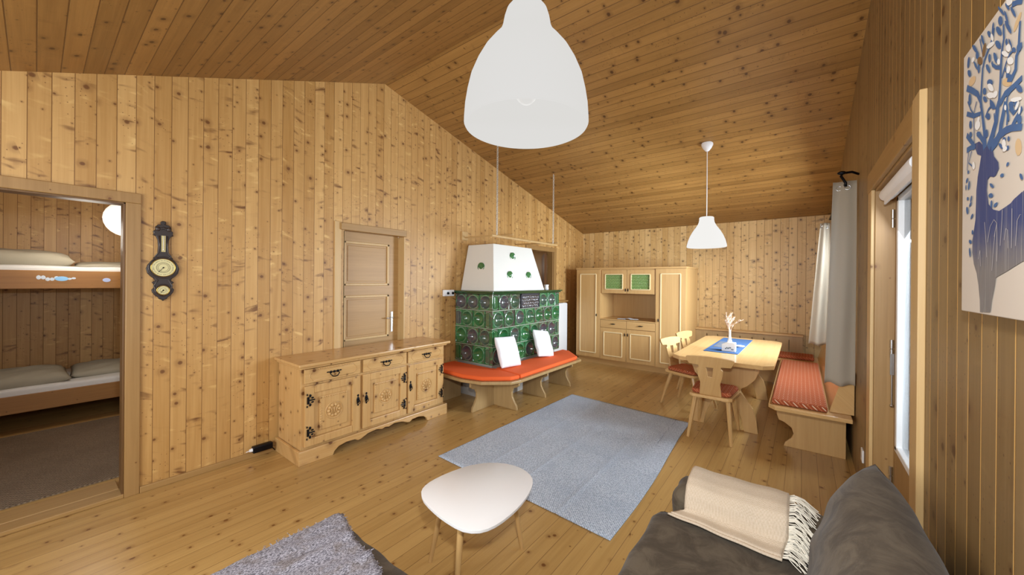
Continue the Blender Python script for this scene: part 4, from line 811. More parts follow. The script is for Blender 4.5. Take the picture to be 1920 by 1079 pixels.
FLOWERS= [[(1.263, 1.971), (1.259, 1.972), (1.261, 1.978), (1.268, 1.987), (1.278, 1.994), (1.288, 1.998), (1.293, 1.997), (1.291, 1.991), (1.283, 1.982), (1.273, 1.975)], [(1.254, 1.958), (1.258, 1.964), (1.269, 1.971), (1.282, 1.976), (1.293, 1.978), (1.297, 1.976), (1.293, 1.97), (1.282, 1.963), (1.268, 1.958), (1.258, 1.956)], [(1.258, 2.076), (1.266, 2.081), (1.279, 2.085), (1.292, 2.087), (1.299, 2.086), (1.299, 2.083), (1.29, 2.077), (1.277, 2.073), (1.264, 2.071), (1.257, 2.072)], [(1.263, 2.089), (1.267, 2.096), (1.272, 2.101), (1.276, 2.104), (1.278, 2.101), (1.278, 2.096), (1.274, 2.089), (1.269, 2.083), (1.264, 2.081), (1.262, 2.084)], [(1.187, 2.011), (1.187, 2.014), (1.192, 2.02), (1.202, 2.028), (1.212, 2.033), (1.219, 2.035), (1.219, 2.031), (1.213, 2.025), (1.203, 2.017), (1.193, 2.012)], [(1.178, 2.022), (1.18, 2.028), (1.186, 2.034), (1.193, 2.037), (1.199, 2.037), (1.201, 2.034), (1.199, 2.028), (1.193, 2.022), (1.186, 2.018), (1.18, 2.018)], [(1.165, 1.99), (1.168, 1.996), (1.175, 2.003), (1.185, 2.007), (1.192, 2.008), (1.195, 2.005), (1.192, 1.998), (1.184, 1.992), (1.175, 1.988), (1.168, 1.987)], [(1.18, 1.979), (1.18, 1.984), (1.183, 1.988), (1.188, 1.991), (1.194, 1.991), (1.197, 1.988), (1.197, 1.984), (1.194, 1.979), (1.188, 1.976), (1.183, 1.976)], [(1.228, 2.018), (1.229, 2.023), (1.233, 2.027), (1.238, 2.029), (1.242, 2.029), (1.244, 2.026), (1.242, 2.021), (1.238, 2.017), (1.233, 2.015), (1.229, 2.015)], [(1.129, 1.902), (1.134, 1.907), (1.147, 1.912), (1.162, 1.917), (1.174, 1.919), (1.178, 1.918), (1.172, 1.913), (1.159, 1.907), (1.144, 1.903), (1.132, 1.901)], [(1.174, 2.11), (1.173, 2.114), (1.177, 2.12), (1.185, 2.126), (1.194, 2.13), (1.2, 2.13), (1.201, 2.125), (1.197, 2.119), (1.189, 2.113), (1.18, 2.11)], [(1.375, 2.092), (1.373, 2.095), (1.375, 2.099), (1.38, 2.102), (1.387, 2.104), (1.392, 2.103), (1.394, 2.099), (1.392, 2.095), (1.387, 2.092), (1.38, 2.091)], [(1.241, 1.954), (1.239, 1.958), (1.242, 1.963), (1.249, 1.966), (1.256, 1.967), (1.262, 1.966), (1.264, 1.961), (1.262, 1.956), (1.255, 1.953), (1.247, 1.952)], [(1.335, 1.92), (1.335, 1.927), (1.341, 1.934), (1.351, 1.938), (1.361, 1.938), (1.367, 1.933), (1.367, 1.926), (1.361, 1.919), (1.351, 1.915), (1.341, 1.916)], [(1.338, 1.936), (1.338, 1.94), (1.34, 1.943), (1.345, 1.945), (1.349, 1.944), (1.352, 1.942), (1.353, 1.938), (1.35, 1.934), (1.346, 1.932), (1.341, 1.933)], [(1.196, 1.836), (1.198, 1.842), (1.203, 1.848), (1.209, 1.849), (1.213, 1.847), (1.215, 1.842), (1.213, 1.835), (1.208, 1.83), (1.203, 1.828), (1.198, 1.831)], [(1.193, 1.823), (1.19, 1.826), (1.192, 1.829), (1.197, 1.832), (1.203, 1.833), (1.209, 1.832), (1.211, 1.829), (1.21, 1.825), (1.205, 1.823), (1.198, 1.822)], [(1.143, 1.893), (1.14, 1.897), (1.14, 1.901), (1.144, 1.903), (1.149, 1.902), (1.154, 1.899), (1.157, 1.895), (1.157, 1.891), (1.153, 1.889), (1.148, 1.89)], [(1.365, 1.834), (1.367, 1.84), (1.371, 1.845), (1.377, 1.847), (1.381, 1.844), (1.383, 1.839), (1.381, 1.833), (1.376, 1.828), (1.371, 1.827), (1.366, 1.829)], [(1.195, 1.91), (1.196, 1.914), (1.199, 1.917), (1.202, 1.918), (1.205, 1.917), (1.206, 1.914), (1.205, 1.91), (1.202, 1.907), (1.198, 1.905), (1.196, 1.906)], [(1.134, 1.881), (1.133, 1.885), (1.134, 1.888), (1.137, 1.889), (1.14, 1.888), (1.142, 1.884), (1.143, 1.88), (1.142, 1.877), (1.139, 1.876), (1.136, 1.877)]]
TANS= [[(1.379, 2.039), (1.372, 2.045), (1.375, 2.052), (1.385, 2.058), (1.399, 2.061), (1.413, 2.06), (1.419, 2.054), (1.417, 2.047), (1.406, 2.041), (1.391, 2.038)], [(1.177, 1.953), (1.181, 1.96), (1.192, 1.968), (1.206, 1.974), (1.218, 1.976), (1.223, 1.972), (1.218, 1.965), (1.206, 1.957), (1.192, 1.951), (1.181, 1.949)], [(1.149, 2.056), (1.141, 2.063), (1.139, 2.07), (1.144, 2.073), (1.153, 2.071), (1.163, 2.066), (1.171, 2.058), (1.173, 2.051), (1.168, 2.048), (1.159, 2.05)], [(1.133, 1.811), (1.136, 1.822), (1.143, 1.83), (1.151, 1.833), (1.158, 1.829), (1.161, 1.82), (1.158, 1.809), (1.151, 1.8), (1.142, 1.798), (1.135, 1.802)]]
BROWNS= [[(1.305, 2.081), (1.302, 2.09), (1.304, 2.097), (1.31, 2.1), (1.317, 2.098), (1.323, 2.091), (1.325, 2.083), (1.323, 2.075), (1.318, 2.072), (1.31, 2.074)], [(1.322, 2.065), (1.325, 2.072), (1.333, 2.08), (1.344, 2.085), (1.352, 2.085), (1.355, 2.081), (1.352, 2.074), (1.343, 2.067), (1.333, 2.062), (1.325, 2.061)]]
ARCS= [[(1.283, 1.644), (1.27, 1.677), (1.25, 1.69), (1.235, 1.68), (1.248, 1.653)], [(1.148, 1.625), (1.142, 1.673), (1.131, 1.683), (1.125, 1.682)], [(1.301, 1.691), (1.29, 1.637), (1.287, 1.611)], [(1.217, 1.631), (1.21, 1.677), (1.208, 1.705)], [(1.198, 1.641), (1.191, 1.664), (1.183, 1.66), (1.18, 1.623)], [(1.165, 1.622), (1.164, 1.667), (1.164, 1.7)], [(1.258, 1.58), (1.248, 1.641), (1.243, 1.664)], [(1.336, 1.609), (1.326, 1.629), (1.322, 1.592)], [(1.235, 1.68), (1.231, 1.627), (1.233, 1.599)]]
# ------------------------------------------------------------ coffee table
ct = thing('coffee_table', 'small white rounded triangle coffee table on three wooden legs', 'coffee table', (2.42, 1.45, 0))
def ctop_outline(z, s=1.0):
    pts = [(2.187, 1.275), (2.178, 1.35), (2.19, 1.46), (2.225, 1.575), (2.29, 1.665), (2.38, 1.722), (2.48, 1.735), (2.57, 1.705), (2.625, 1.65), (2.665, 1.56), (2.69, 1.46), (2.70, 1.36), (2.695, 1.26), (2.665, 1.19), (2.60, 1.15), (2.50, 1.145), (2.40, 1.155), (2.29, 1.18), (2.22, 1.22)]
    c = Vector((2.44, 1.42)); out = []
    n = len(pts)
    for i in range(n):                                       # Catmull-Rom refinement
        p0, p1, p2, p3 = [Vector(pts[(i+k-1) % n]) for k in range(4)]
        for t in (0, .5):
            q = .5*((2*p1)+(p2-p0)*t+(2*p0-5*p1+4*p2-p3)*t*t+(3*p1-p0-3*p2+p3)*t*t*t)
            q = c+(q-c)*s; out.append((q.x, q.y, z))
    return out
b = MB(); b.loft([ctop_outline(.430, .97), ctop_outline(.437, .995), ctop_outline(.450, 1.0), ctop_outline(.4515, .99)])
b.build('tabletop', plain('white_table_lacquer', '#e9e6e4', .32), ct, smooth='auto')
for (x, y), (u, v) in (((2.25, 1.36), (2.169, 1.325)), ((2.49, 1.63), (2.509, 1.714)), ((2.50, 1.24), (2.523, 1.175))):
    b = MB(); b.tube([(x, y, .43), (u, v, 0)], [.018, .011], 12); b.build('leg', m_beech, ct, smooth='auto')

# ------------------------------------------------------------ sofas
def soft_box(x0, x1, y0, y1, z0, z1, r, bulge=.0, seed=0, n=22):
    b = MB(); bmesh.ops.create_cube(b.bm, size=2); bmesh.ops.subdivide_edges(b.bm, edges=b.bm.edges[:], cuts=n, use_grid_fill=True)
    c = Vector(((x0+x1)/2, (y0+y1)/2, (z0+z1)/2)); h = Vector(((x1-x0)/2, (y1-y0)/2, (z1-z0)/2))
    for v in b.bm.verts:
        q = Vector([v.co[i]*h[i] for i in range(3)]); inn = Vector([max(-(h[i]-r), min(h[i]-r, q[i])) for i in range(3)])
        d = q-inn
        if d.length > 1e-6: q = inn+d.normalized()*r
        u = Vector((v.co.x, v.co.y, v.co.z))
        k = bulge*(1-u.x*u.x*.9)*(1-u.y*u.y*.9) if abs(u.z) > .99 else 0
        q.z += (k if u.z > 0 else 0)
        w = .004*(sin(q.x*31+seed)*sin(q.y*23+seed*2)+sin(q.y*41+q.z*29))
        q += d.normalized()*w if d.length > 1e-6 else Vector((0, 0, w))
        v.co = q+c
    return b
so = thing('sofa', 'dark taupe velvet sofa along the right wall under the stag picture', 'sofa', (3.66, 1.0, 0))
soft_box(3.205, 4.0, -.35, 1.925, .22, .43, .06, .012, 1).build('seat_cushion', m_velvet, so, smooth=True)
soft_box(3.27, 4.12, 1.90, 2.11, .10, .555, .080, .0, 2).build('armrest', m_velvet, so, smooth=True)
MB().box(3.27, 4.10, -.35, 1.90, .06, .24).build('base', m_velvet, so, bevel=.02)
soft_box(4.07, 4.13, -.35, 1.89, .10, .62, .025, 0, 3).build('backrest', m_velvet, so, smooth=True)
for x in (3.32, 4.05):
    for y in (-.25, 2.0): MB().lathe([(0, 0), (.02, 0), (.025, .10), (0, .10)], (x, y, 0), 12).build('foot', m_black, so)
# big back pillow
o = MB(); 
pb_ = pillow_mb(.98, .49, .27, .04, 26, .006, 5, 2.8)
bp_ = pb_.build('back_pillow', m_velvet, smooth=True)
bp_.rotation_euler = (Matrix.Rotation(R(13), 3, 'Y') @ Matrix(((0, 0, 1), (1, 0, 0), (0, 1, 0)))).to_euler()
bp_.location = (3.945, 1.395, .645); tag(bp_, 'large dark taupe velvet back pillow leaning on the right wall', 'pillow')
# beige throw over the armrest
th = thing('beige_throw', 'beige throw with long fringe draped over the sofa armrest', 'throw', (3.5, 2.0, .6))
def throwp(s):
    path = [(1.775, .446), (1.85, .448), (1.880, .460), (1.884, .49), (1.888, .520), (1.912, .555), (1.955, .574), (2.03, .583), (2.08, .574), (2.112, .545), (2.126, .49), (2.130, .40), (2.130, .32)]
    s *= len(path)-1; i = min(int(s), len(path)-2); f = s-i; a, c = path[i], path[i+1]
    return a[0]+(c[0]-a[0])*f, a[1]+(c[1]-a[1])*f
def throwf(u, v):
    y, z = throwp(v); z += .008; xl = 3.345 if v > .12 else 3.345-.06*(1-v/.12); xr = 3.745-.05*max(0, .25-v)*1.5
    x = xl+(xr-xl)*u
    dy = -.03*u*(v < .05) if v < .2 else 0
    wv = .0035*sin(x*38+y*9)+.003*sin(z*60+x*20)
    return (x, y+(-.035*u+.04)*max(0, 1-v/.18)-wv*.6, z+wv*.8+.004)
b = MB(); b.grid(throwf, 40, 60); b.build('cloth', m_throwb, th, solid=.006, smooth=True)
b = MB(); b.grid(lambda u, v: (throwf(u*.985+.005, .02+v*.96)[0], throwf(u*.985, .02+v*.96)[1]-.004*(1 if v < .6 else -1), throwf(u*.985, .02+v*.96)[2]+.006), 40, 60); b.build('upper_fold', m_throwb, th, solid=.005, smooth=True)
random.seed(5); b = MB()
for k in range(170):
    v = .02+.80*random.random(); p = Vector(throwf(1, v)); l = random.uniform(.06, .11)
    dy = random.uniform(-.6, .35); dz = random.uniform(-.05, .25) if v > .35 else random.uniform(0, .08)
    z_floor = .447
    zt_ = z_floor+.004+.10*max(0, min(1, (p.z-.46)/.12))
    q0 = p+Vector((l*.25, dy*l*.15, .008)); q1 = p+Vector((l*.55, dy*l*.45, -.004+random.uniform(-.004, .006))); q2 = p+Vector((l*random.uniform(.75, 1), dy*l*.8-.012, -.025))
    for q in (q0, q1, q2): q.z = max(q.z, zt_-.02 if q is q2 else zt_)
    for q in (q0, q1, q2): q.z = max(q.z, z_floor+.004)
    b.tube([p, q0, q1, q2], .0018, 4)
b.build('fringe', plain('cream_fringe', '#e4dccb', .9), th, kind='stuff')
# second sofa, lower left
s2 = thing('sofa', 'dark taupe sofa end in the lower left foreground under a grey throw', 'sofa', (2.5, .3, 0))
soft_box(2.035, 3.0, -.9, .895, .20, .425, .07, .015, 6).build('seat_cushion', m_velvet, s2, smooth=True)
MB().box(2.08, 2.96, -.88, .84, .06, .22).build('base', m_velvet, s2, bevel=.02)
for x in (2.14, 2.9):
    for y in (-.8, .76): MB().lathe([(0, 0), (.02, 0), (.025, .08), (0, .08)], (x, y, 0), 12).build('foot', m_black, s2)
tg = thing('grey_throw', 'grey woven throw with short fringe spread over the lower left sofa', 'throw', (2.3, .4, .43))
random.seed(9)
def tgf(u, v):
    # u across X from the left edge, v along Y towards the camera
    x = 2.03+.60*u+.02*sin(v*7); y = .872-.95*v-.10*u+.008*sin(u*11)
    z = .446+.012*(1-(2*(u-.5))**2)
    z += .014*max(0, sin(u*23+v*5.0-1))**3*max(0, 1-v*2.2)*(u > .1)+.006*max(0, sin(u*9+v*2.0))*sin(v*3+.6)+.002*sin(u*40+v*33)
    e = max(0, (2.062-x)/.04)
    x2 = max(x, 2.028); z -= .06*e*e
    f = max(0, (y-.86)/.03); z -= .03*min(f, 1)**2
    return (x2, y, z)
b = MB(); b.grid(tgf, 60, 60); b.build('cloth', m_throwg, tg, solid=.008, smooth=True)
b = MB()
for k in range(260):
    v = k/260; p = Vector(tgf(0, v)); 
    b.tube([p, p+Vector((-random.uniform(.004, .016), random.uniform(-.012, .014), random.uniform(-.012, .016)))], [.0022, .001], 4)
for k in range(90):
    u = k/90; p = Vector(tgf(u, 0)); b.tube([p, p+Vector((random.uniform(-.01, .01), random.uniform(0, .012), random.uniform(-.01, .004)))], [.0022, .001], 4)
b.build('fringe', m_throwg, tg, kind='stuff')

# ------------------------------------------------------------ pendant lamps
def pendant(name, lab, x, y, zb, rad, zc, prof, glowk):
    t = thing(name, lab, 'lamp', (x, y, zb))
    b = MB(); pr = [(r*rad, zb+h*rad) for r, h in prof]; inn = [(max(r*rad-.004, .001), zb+h*rad-.002) for r, h in prof[::-1]]
    b.lathe(pr+inn, (x, y, 0), 64)
    tt = NT('shade_'+name); em = tt.b; em.inputs['Emission Color'].default_value = lin('#fffdf9'); em.inputs['Emission Strength'].default_value = glowk
    b.build('lamp_shade', tt.fin(lin('#101012'), 1, spec=0), t, smooth=True)  # even white brightness of the shade put in as emission on near-black
    top = zb+prof[-1][1]*rad
    MB().tube([(x, y, top-.01), (x, y, zc-.03)], .0045, 8).build('cord', m_whitep, t, smooth='auto')
    b = MB(); b.lathe([(0, zc-.085), (.02, zc-.08), (.045, zc-.05), (.062, zc-.015), (.064, zc+.012), (0, zc+.012)], (x, y, 0), 24); b.build('ceiling_rose', m_whitep, t, smooth='auto')
    b = MB(); b.ball((x, y, zb+rad*.55), rad*.18, 12); b.build('bulb', glow('bulb_even_glow', '#fffdf9', glowk, '#000000'), t, smooth=True)  # bulb emits like the shade, so both read evenly white
    return t
prof = [(.985, 0), (1, .03), (.998, .12), (.985, .3), (.95, .52), (.90, .74), (.81, .96), (.70, 1.16), (.57, 1.33), (.45, 1.47), (.395, 1.6), (.365, 1.76), (.33, 1.87), (.27, 1.95), (.19, 2.01), (0, 2.03)]
pendant('pendant_lamp', 'large white bell shaped pendant lamp hanging in the foreground', 3.064, .967, 2.05, .20, ctop(.967), prof, .72)
prof2 = [(.985, 0), (1.0, .02), (.99, .12), (.93, .36), (.83, .62), (.69, .88), (.55, 1.08), (.46, 1.22), (.40, 1.35), (.37, 1.50), (.37, 1.62), (.33, 1.66), (.0, 1.67)]
pendant('pendant_lamp', 'smaller white pendant lamp hanging over the dining table', 2.885, 4.805, 1.965, .213, ctop(4.805), prof2, .9)
bl = thing('paper_ball_lamp', 'round white paper lamp in the bunk room, cut off by the door frame', 'lamp', (-2.5, .66, 2.23))
b = MB(); b.ball((-2.5, .66, 2.23), .205, 24); b.build('lamp_shade', glow('paper_shade', '#fff6e6', .8), bl, smooth=True)
MB().tube([(-2.5, .66, 2.42), (-2.5, .66, 2.5)], .005).build('cord', m_whitep, bl)

# ------------------------------------------------------------ curtains
def curtain(name, lab, yc, xa, xb, ztop, zbot, amp, mat, ph=0., ydrift=0., nf=3.2, flare=.03):
    t = thing(name, lab, 'curtain', (4.06, yc, ztop))
    b = MB()
    def f(u, v):
        z = ztop+(zbot-ztop)*v; k = .75+.4*v
        x = (xa+(xb-xa)*u); x = x-(.5-u)*0+(xa-4.09)*.0-flare*v*(1-u)
        y = yc+ydrift*u+amp*k*sin(u*2*pi*nf+ph+.5*v)+.01*sin(v*6+u*3)
        return (x, y, z+.012*sin(u*9)*v)
    b.grid(f, 72, 40); b.build('cloth', mat, t, solid=.003, smooth=True)
    b = MB()
    for u in (.25, .62):
        p = f(u, .02); b.torus((p[0], p[1], p[2]-.02), (1, 0, 0), (0, 0, 1), .018, .004, 14, 6)
    b.build('eyelet', m_chrome, t, smooth=True)
    return t
curtain('curtain', 'long grey beige curtain hanging at the near side of the bench window', 4.085, 3.985, 4.136, 2.40, .70, .010, m_curt, nf=1.3, flare=.045)
curtain('curtain', 'daylit grey beige curtain hanging at the far side of the bench window', 6.05, 3.965, 4.06, 2.31, .765, .03, m_curt, 1.2, nf=1.2, flare=.11)
cr_ = thing('curtain_rod', 'black iron curtain rod with curled end above the curtains', 'curtain rod', (4.07, 5.0, 2.43))
MB().tube([(4.06, 4.02, 2.37), (4.06, 6.2, 2.37)], .009, 8).build('rod', m_black, cr_, smooth='auto')
b = MB(); b.tube([(4.144, 4.06, 2.44), (4.10, 4.04, 2.46), (4.045, 4.02, 2.455), (4.03, 4.01, 2.43), (4.06, 4.01, 2.37), (4.06, 4.01, 2.34)], .010, 8).ball((4.035, 4.01, 2.455), (.03, .02, .016), 10).build('bracket', m_black, cr_, smooth=True)
b = MB(); b.tube([(4.145, 6.18, 2.37), (4.06, 6.18, 2.37)], .009, 8).build('bracket', m_black, cr_, smooth=True)
# roller blind on the glass door
rb = thing('roller_blind', 'white roller blind cassette over the glass door', 'blind', (4.19, 2.7, 2.08))
b = MB(); b.lathe([(0, 2.33), (.036, 2.335), (.038, 2.36), (.038, 3.10), (.036, 3.135), (0, 3.14)], (4.188, 0, 2.088), 20, 'y').build('roll', m_whitep, rb, smooth='auto')
MB().box(4.165, 4.175, 2.34, 3.06, 2.02, 2.055).build('hem_bar', m_whitep, rb, bevel=.003)
# wall barometer
ba = thing('barometer', 'dark carved wooden barometer with brass dials on the left wall', 'barometer', (0, .573, 1.67))
half = [(0, 1.972), (.012, 1.968), (.016, 1.955), (.010, 1.948), (.030, 1.942), (.044, 1.925), (.040, 1.908), (.054, 1.895), (.050, 1.878), (.056, 1.868), (.040, 1.862), (.030, 1.835), (.027, 1.79), (.030, 1.745), (.038, 1.72), (.056, 1.705), (.044, 1.695), (.062, 1.682), (.080, 1.66), (.088, 1.632), (.082, 1.60), (.066, 1.578), (.048, 1.562), (.042, 1.548), (.060, 1.535), (.046, 1.52), (.046, 1.50), (.060, 1.485), (.056, 1.465), (.040, 1.44), (.026, 1.43), (.022, 1.418), (.008, 1.412), (0, 1.402)]
# fit to the wall position
k_ = (1.972-1.377)/(1.972-1.402)
hp = [(u*1.02, 1.972-(1.972-z)*k_) for u, z in half]; yc = .575
b = MB(); b.prism([(yc-u, z) for u, z in hp]+[(yc+u, z) for u, z in hp[::-1][1:-1]], 'x', .001, .022)
b.build('carved_board', plain('dark_carved_wood', '#2e2320', .35), ba, bevel=.004)
b = MB(); m_dkw = plain('dark_wood_relief', '#3d302b', .3)
for s in (-1, 1):
    b.tube([(.024, yc+s*.022, 1.86), (.026, yc+s*.020, 1.80), (.024, yc+s*.026, 1.735), (.024, yc+s*.045, 1.705), (.024, yc+s*.028, 1.695)], .004, 6)
    b.tube([(.024, yc+s*.045, 1.545), (.024, yc+s*.028, 1.535), (.024, yc+s*.05, 1.49), (.024, yc+s*.035, 1.44), (.024, yc, 1.415)], .004, 6)
    b.ball((.024, yc+s*.03, 1.91), (.006, .014, .018), 8)
for k in (-2, -1, 0, 1, 2): b.ball((.026, yc+k*.007, 1.918-abs(k)*.003), (.005, .0035, .012), 6)
b.torus((.023, yc, 1.625), (0, 1, 0), (0, 0, 1), .078, .004, 32, 6).torus((.023, yc, 1.458), (0, 1, 0), (0, 0, 1), .043, .0035, 24, 6)
b.build('relief', m_dkw, ba, smooth=True)
def dial(z, r):
    t = NT('dial_face'); v, o = t.coords('Object')
    yy = t.math('SUBTRACT', o[1], 0.0); zz = t.math('SUBTRACT', o[2], z-1.67+0.0); yy = t.math('SUBTRACT', o[1], yc-.573)
    rr = t.math('SQRT', t.math('ADD', t.math('MULTIPLY', yy, yy), t.math('MULTIPLY', zz, zz))); an = t.math('ARCTAN2', yy, zz)
    def ring(r0, w): return t.ss(t.math('ABSOLUTE', t.math('SUBTRACT', rr, r0)), w*.5, w, 1., 0.)
    ticks = t.math('MULTIPLY', ring(r*.55, r*.07), t.math('GREATER_THAN', t.math('FRACT', t.math('MULTIPLY', an, 6.4)), .5))
    letters = t.math('MULTIPLY', ring(r*.80, r*.06), t.math('GREATER_THAN', t.noise(t.comb(t.math('MULTIPLY', an, 12.), 0.), 1.5, 1), .52))
    m = t.math('MAXIMUM', ticks, letters); m = t.math('MAXIMUM', m, ring(r*.42, r*.02))
    return t.fin(t.mix(m, lin('#d9cf9a'), lin('#4a4230')), .3)
for z, r in ((1.625, .066), (1.458, .034)):
    d_ = MB().lathe([(0, .022), (r, .022), (r, .028), (0, .028)], (0, yc, z), 32, 'x').build('dial', dial(z, r), ba, smooth='auto')
    MB().torus((.028, yc, z), (0, 1, 0), (0, 0, 1), r, .003, 32, 6).build('brass_rim', plain('brass', '#b89a50', .25, 1), d_, smooth=True)
    b = MB(); b.tube([(.031, yc, z), (.031, yc-r*.4, z-r*.5)], .0014, 5).ball((.031, yc, z), .005, 8).build('pointer', m_black, d_)
b = MB(); b.box(.022, .027, yc-.011, yc+.011, 1.742, 1.862)
tmt = NT('thermometer_scale'); v_, o_ = tmt.coords('Object'); st_ = tmt.math('GREATER_THAN', tmt.math('FRACT', tmt.math('MULTIPLY', o_[2], 130.)), .6)
sc_ = b.build('scale', tmt.fin(tmt.mix(tmt.math('MULTIPLY', st_, .6), lin('#d9c98c'), lin('#6a5a38')), .4), ba)
MB().tube([(.029, yc, 1.755), (.029, yc, 1.86)], .0016, 6).ball((.029, yc, 1.757), .004, 8).build('glass_tube', m_white, sc_, smooth=True)
# thermostat, socket, power strip
ts = thing('thermostat', 'small white thermostat box with two dials beside the stove', 'thermostat', (0, 3.365, 1.375))
MB().box(.001, .032, 3.275, 3.46, 1.335, 1.42).build('housing', m_white, ts, bevel=.006)
for y in (3.345, 3.43):
    MB().lathe([(0, .032), (.018, .032), (.016, .044), (0, .044)], (0, y, 1.375), 20, 'x').build('dial', m_black, ts, smooth='auto')
so_ = thing('wall_socket', 'white wall socket low on the right wall near the glass door', 'socket', (W_, 3.66, .30))
MB().box(W_-.010, W_, 3.62, 3.70, .255, .345).build('plate', m_white, so_, bevel=.003)
MB().lathe([(0, W_-.011), (.02, W_-.011), (.022, W_-.009), (0, W_-.009)], (0, 3.66, .30), 20, 'x').build('insert', plain('socket_grey', '#cfcfcf', .4), so_, smooth='auto')
pw = thing('power_strip', 'black power strip with plug on the floor left of the sideboard', 'power strip', (.04, 1.2, .06))
MB().box(.024, .075, 1.135, 1.285, .05, .105).build('housing', m_black, pw, bevel=.008)
b = MB(); b.lathe([(0, 1.115), (.012, 1.115), (.016, 1.135), (0, 1.135)], (.05, 0, .078), 12, 'y').tube([(.05, 1.118, .078), (.05, 1.09, .074)], .003).build('plug', m_whitep, pw, smooth='auto')
MB().tube([(.05, 1.28, .06), (.04, 1.30, .03), (.03, 1.315, .012)], .004).build('cable', m_black, pw)

# ------------------------------------------------------------ bunk bed
bk = thing('bunk_bed', 'wooden two storey bunk bed seen through the open doorway', 'bed', (-2.8, -.5, 0))
XF = -2.28
for zl, zh in ((.215, .385), (1.43, 1.615)):
    o = MB().box(XF-.03, XF, -1.85, 1.45, zl, zh).build('side_board', m_bunk, bk, bevel=.004)
    MB().box(-3.3, XF-.03, -1.85, 1.45, zl+.03, zl+.06).build('slat_base', m_bunk, bk)
    if zl > 1: up_ = o
for x in (XF-.07, -3.3):
    for y in (-1.89, 1.42): MB().box(x, x+.04, y, y+.05, 0, 1.75).build('post', m_bunk, bk, bevel=.004)
MB().box(XF-.20, XF+.02, -1.85, 1.45, 0, .012).build('floor_rail', m_casing_h, bk)
m_stk = plain('sticker_white', '#e9eef4', .5, noise=.7, col2='#8fa6c0', nscale=60); m_stb = plain('sticker_blue', '#8fc4ee', .5)
from_px = lambda *a: None
b = MB(); random.seed(2)
for k in range(9): b.ball((XF+.001, .02+.028*k+.0, 1.535+random.uniform(-.01, .01)), (.001, .016, .022-.0015*k), 8)
stk = b.build('sticker', m_stk, bk); 
MB().ball((XF+.002, .165, 1.532), (.0012, .045, .024), 16).build('sticker', m_stb, bk)
MB().ball((XF+.002, .475, 1.520), (.0012, .030, .022), 16).build('sticker', plain('sticker_pale', '#aebce0', .5), bk)
for zl, nm in ((.315, 'lower'), (1.53, 'upper')):
    o = soft_box(-3.28, XF-.035, -1.83, 1.43, zl, zl+.135, .03, 0, 4, 14).build('mattress', m_sheet, smooth=True, loc=(-2.8, -.2, zl)); tag(o, 'white sheeted mattress on the %s bunk' % nm, 'mattress')
for (x, y, z, w, h, t, rz, lab) in ((-2.62, -.15, .50, .75, .55, .17, .05, 'plump grey linen pillow on the lower bunk, left one'), (-2.72, .60, .49, .72, .52, .12, -.05, 'flat grey linen pillow on the lower bunk, right one'),
                                  (-2.62, -.15, 1.73, .80, .55, .19, .03, 'plump grey linen pillow on the upper bunk, left one'), (-2.66, .62, 1.685, .72, .52, .075, -.04, 'flat grey linen pillow on the upper bunk, right one')):
    o = pillow_mb(h, w, t, .05, 22, .008, int(abs(x*y*z)*100)).build('bed_pillow', m_linen, smooth=True); o.location = (x, y, z); o.rotation_euler = (0, R(4), rz); tag(o, lab, 'pillow', 'linen pillows on the bunk bed')
o = MB().box(-2.26, -.42, -1.7, 1.3, .001, .010).build('carpet', m_carpet, loc=(-1.3, -.2, 0)); tag(o, 'brown ribbed carpet on the floor of the bunk room', 'carpet')

# ------------------------------------------------------------ stag picture
pc = thing('stag_picture', 'canvas picture of a blue stag with branching antlers on the right wall', 'picture', (W_, 1.1, 1.8))
XC = 4.110
MB().box(XC, W_-.001, .50, 1.462, 1.482, 2.139).build('canvas', plain('canvas_ground', '#cdbfaf', .9, noise=.15, col2='#b5a898', nscale=12), pc, bevel=.002)
def mk_stag():
    t = NT('stag_paint'); v, o = t.coords('Object'); n = t.noise(v, 18, 3, .6)
    g = t.ss(t.math('ADD', o[2], t.math('MULTIPLY', n, .06)), -.20, -.08)
    st = t.noise(t.comb(t.math('MULTIPLY', o[1], 220.), t.math('MULTIPLY', o[2], 4.)), 1., 2)
    c = t.mix(g, lin('#77706c'), lin('#363f6c')); c = t.mix(t.math('MULTIPLY', t.ss(st, .5, .7), t.math('SUBTRACT', .55, t.math('MULTIPLY', g, .35))), c, lin('#a39c96'))
    return t.fin(c, .8)
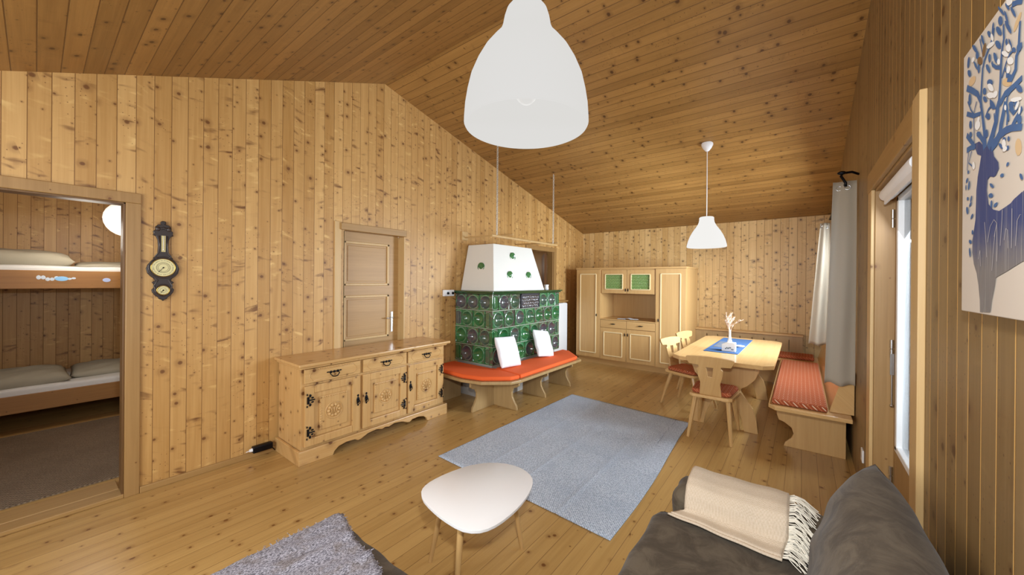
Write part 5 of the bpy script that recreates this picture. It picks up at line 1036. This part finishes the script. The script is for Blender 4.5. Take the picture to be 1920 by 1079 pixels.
m_stag = mk_stag(); m_leaf = plain('leaf_blue', '#4a6e98', .8, noise=.8, col2='#2b3d70', nscale=9); m_wh = plain('flower_white', '#e3dfda', .8); m_tan = plain('tan_paint', '#cfae82', .8); m_brn = plain('brown_paint', '#7a5a35', .8)
FK = [0]
def flat(b, poly, x):
    FK[0] += 1; x -= (FK[0] % 60)*6e-6
    vs = [b.bm.verts.new((x, y, z)) for y, z in poly]; b.bm.faces.new(vs)
def mirror(p): return [(2*.985-y, z) for y, z in p]
for p in TANS: b = MB(); flat(b, p, XC-.0012); b.build('tan_patch', m_tan, pc)
b = MB(); flat(b, BODY, XC-.0016); flat(b, [(1.124, 1.594), (1.124, 1.726), (1.0, 1.74), (.80, 1.735), (.70, 1.72), (.665, 1.66), (.66, 1.56), (.665, 1.488), (.70, 1.488), (.715, 1.56), (.76, 1.61), (.95, 1.605)], XC-.0016)
b.build('stag_body', m_stag, pc)
for pts, wd in LINES:
    for q in (pts, mirror(pts)):
        b = MB(); w = wd*.5*.00155; L_ = []; R_ = []
        for i, (y, z) in enumerate(q):
            a = Vector(q[max(0, i-1)]); c = Vector(q[min(len(q)-1, i+1)]); d = (c-a).normalized(); n = Vector((-d.y, d.x))*w*(1.1-.4*i/len(q))
            L_.append((y+n.x, z+n.y)); R_.append((y-n.x, z-n.y))
        for i in range(len(q)-1): flat(b, [L_[i], L_[i+1], R_[i+1], R_[i]], XC-.0019)
        b.build('branch', m_leaf, pc)
b = MB()
for p in LEAVES:
    flat(b, p, XC-.0023)
    if sum(z for y, z in p)/len(p) > 1.80: flat(b, mirror(p), XC-.0023)
b.build('leaves', m_leaf, pc, kind='stuff')
b = MB()
for p in FLOWERS: flat(b, p, XC-.0027); flat(b, mirror(p), XC-.0027)
b.build('flowers', m_wh, pc)
b = MB()
for p in BROWNS: flat(b, p, XC-.003)
b.build('brown_marks', m_brn, pc)
b = MB()
for q in ARCS:
    for (y, z), (y2, z2) in zip(q, q[1:]): flat(b, [(y-.0012, z), (y2-.0012, z2), (y2+.0012, z2), (y+.0012, z)], XC-.003)
b.build('pale_arcs', plain('pale_line', '#a8a2a4', .8), pc)
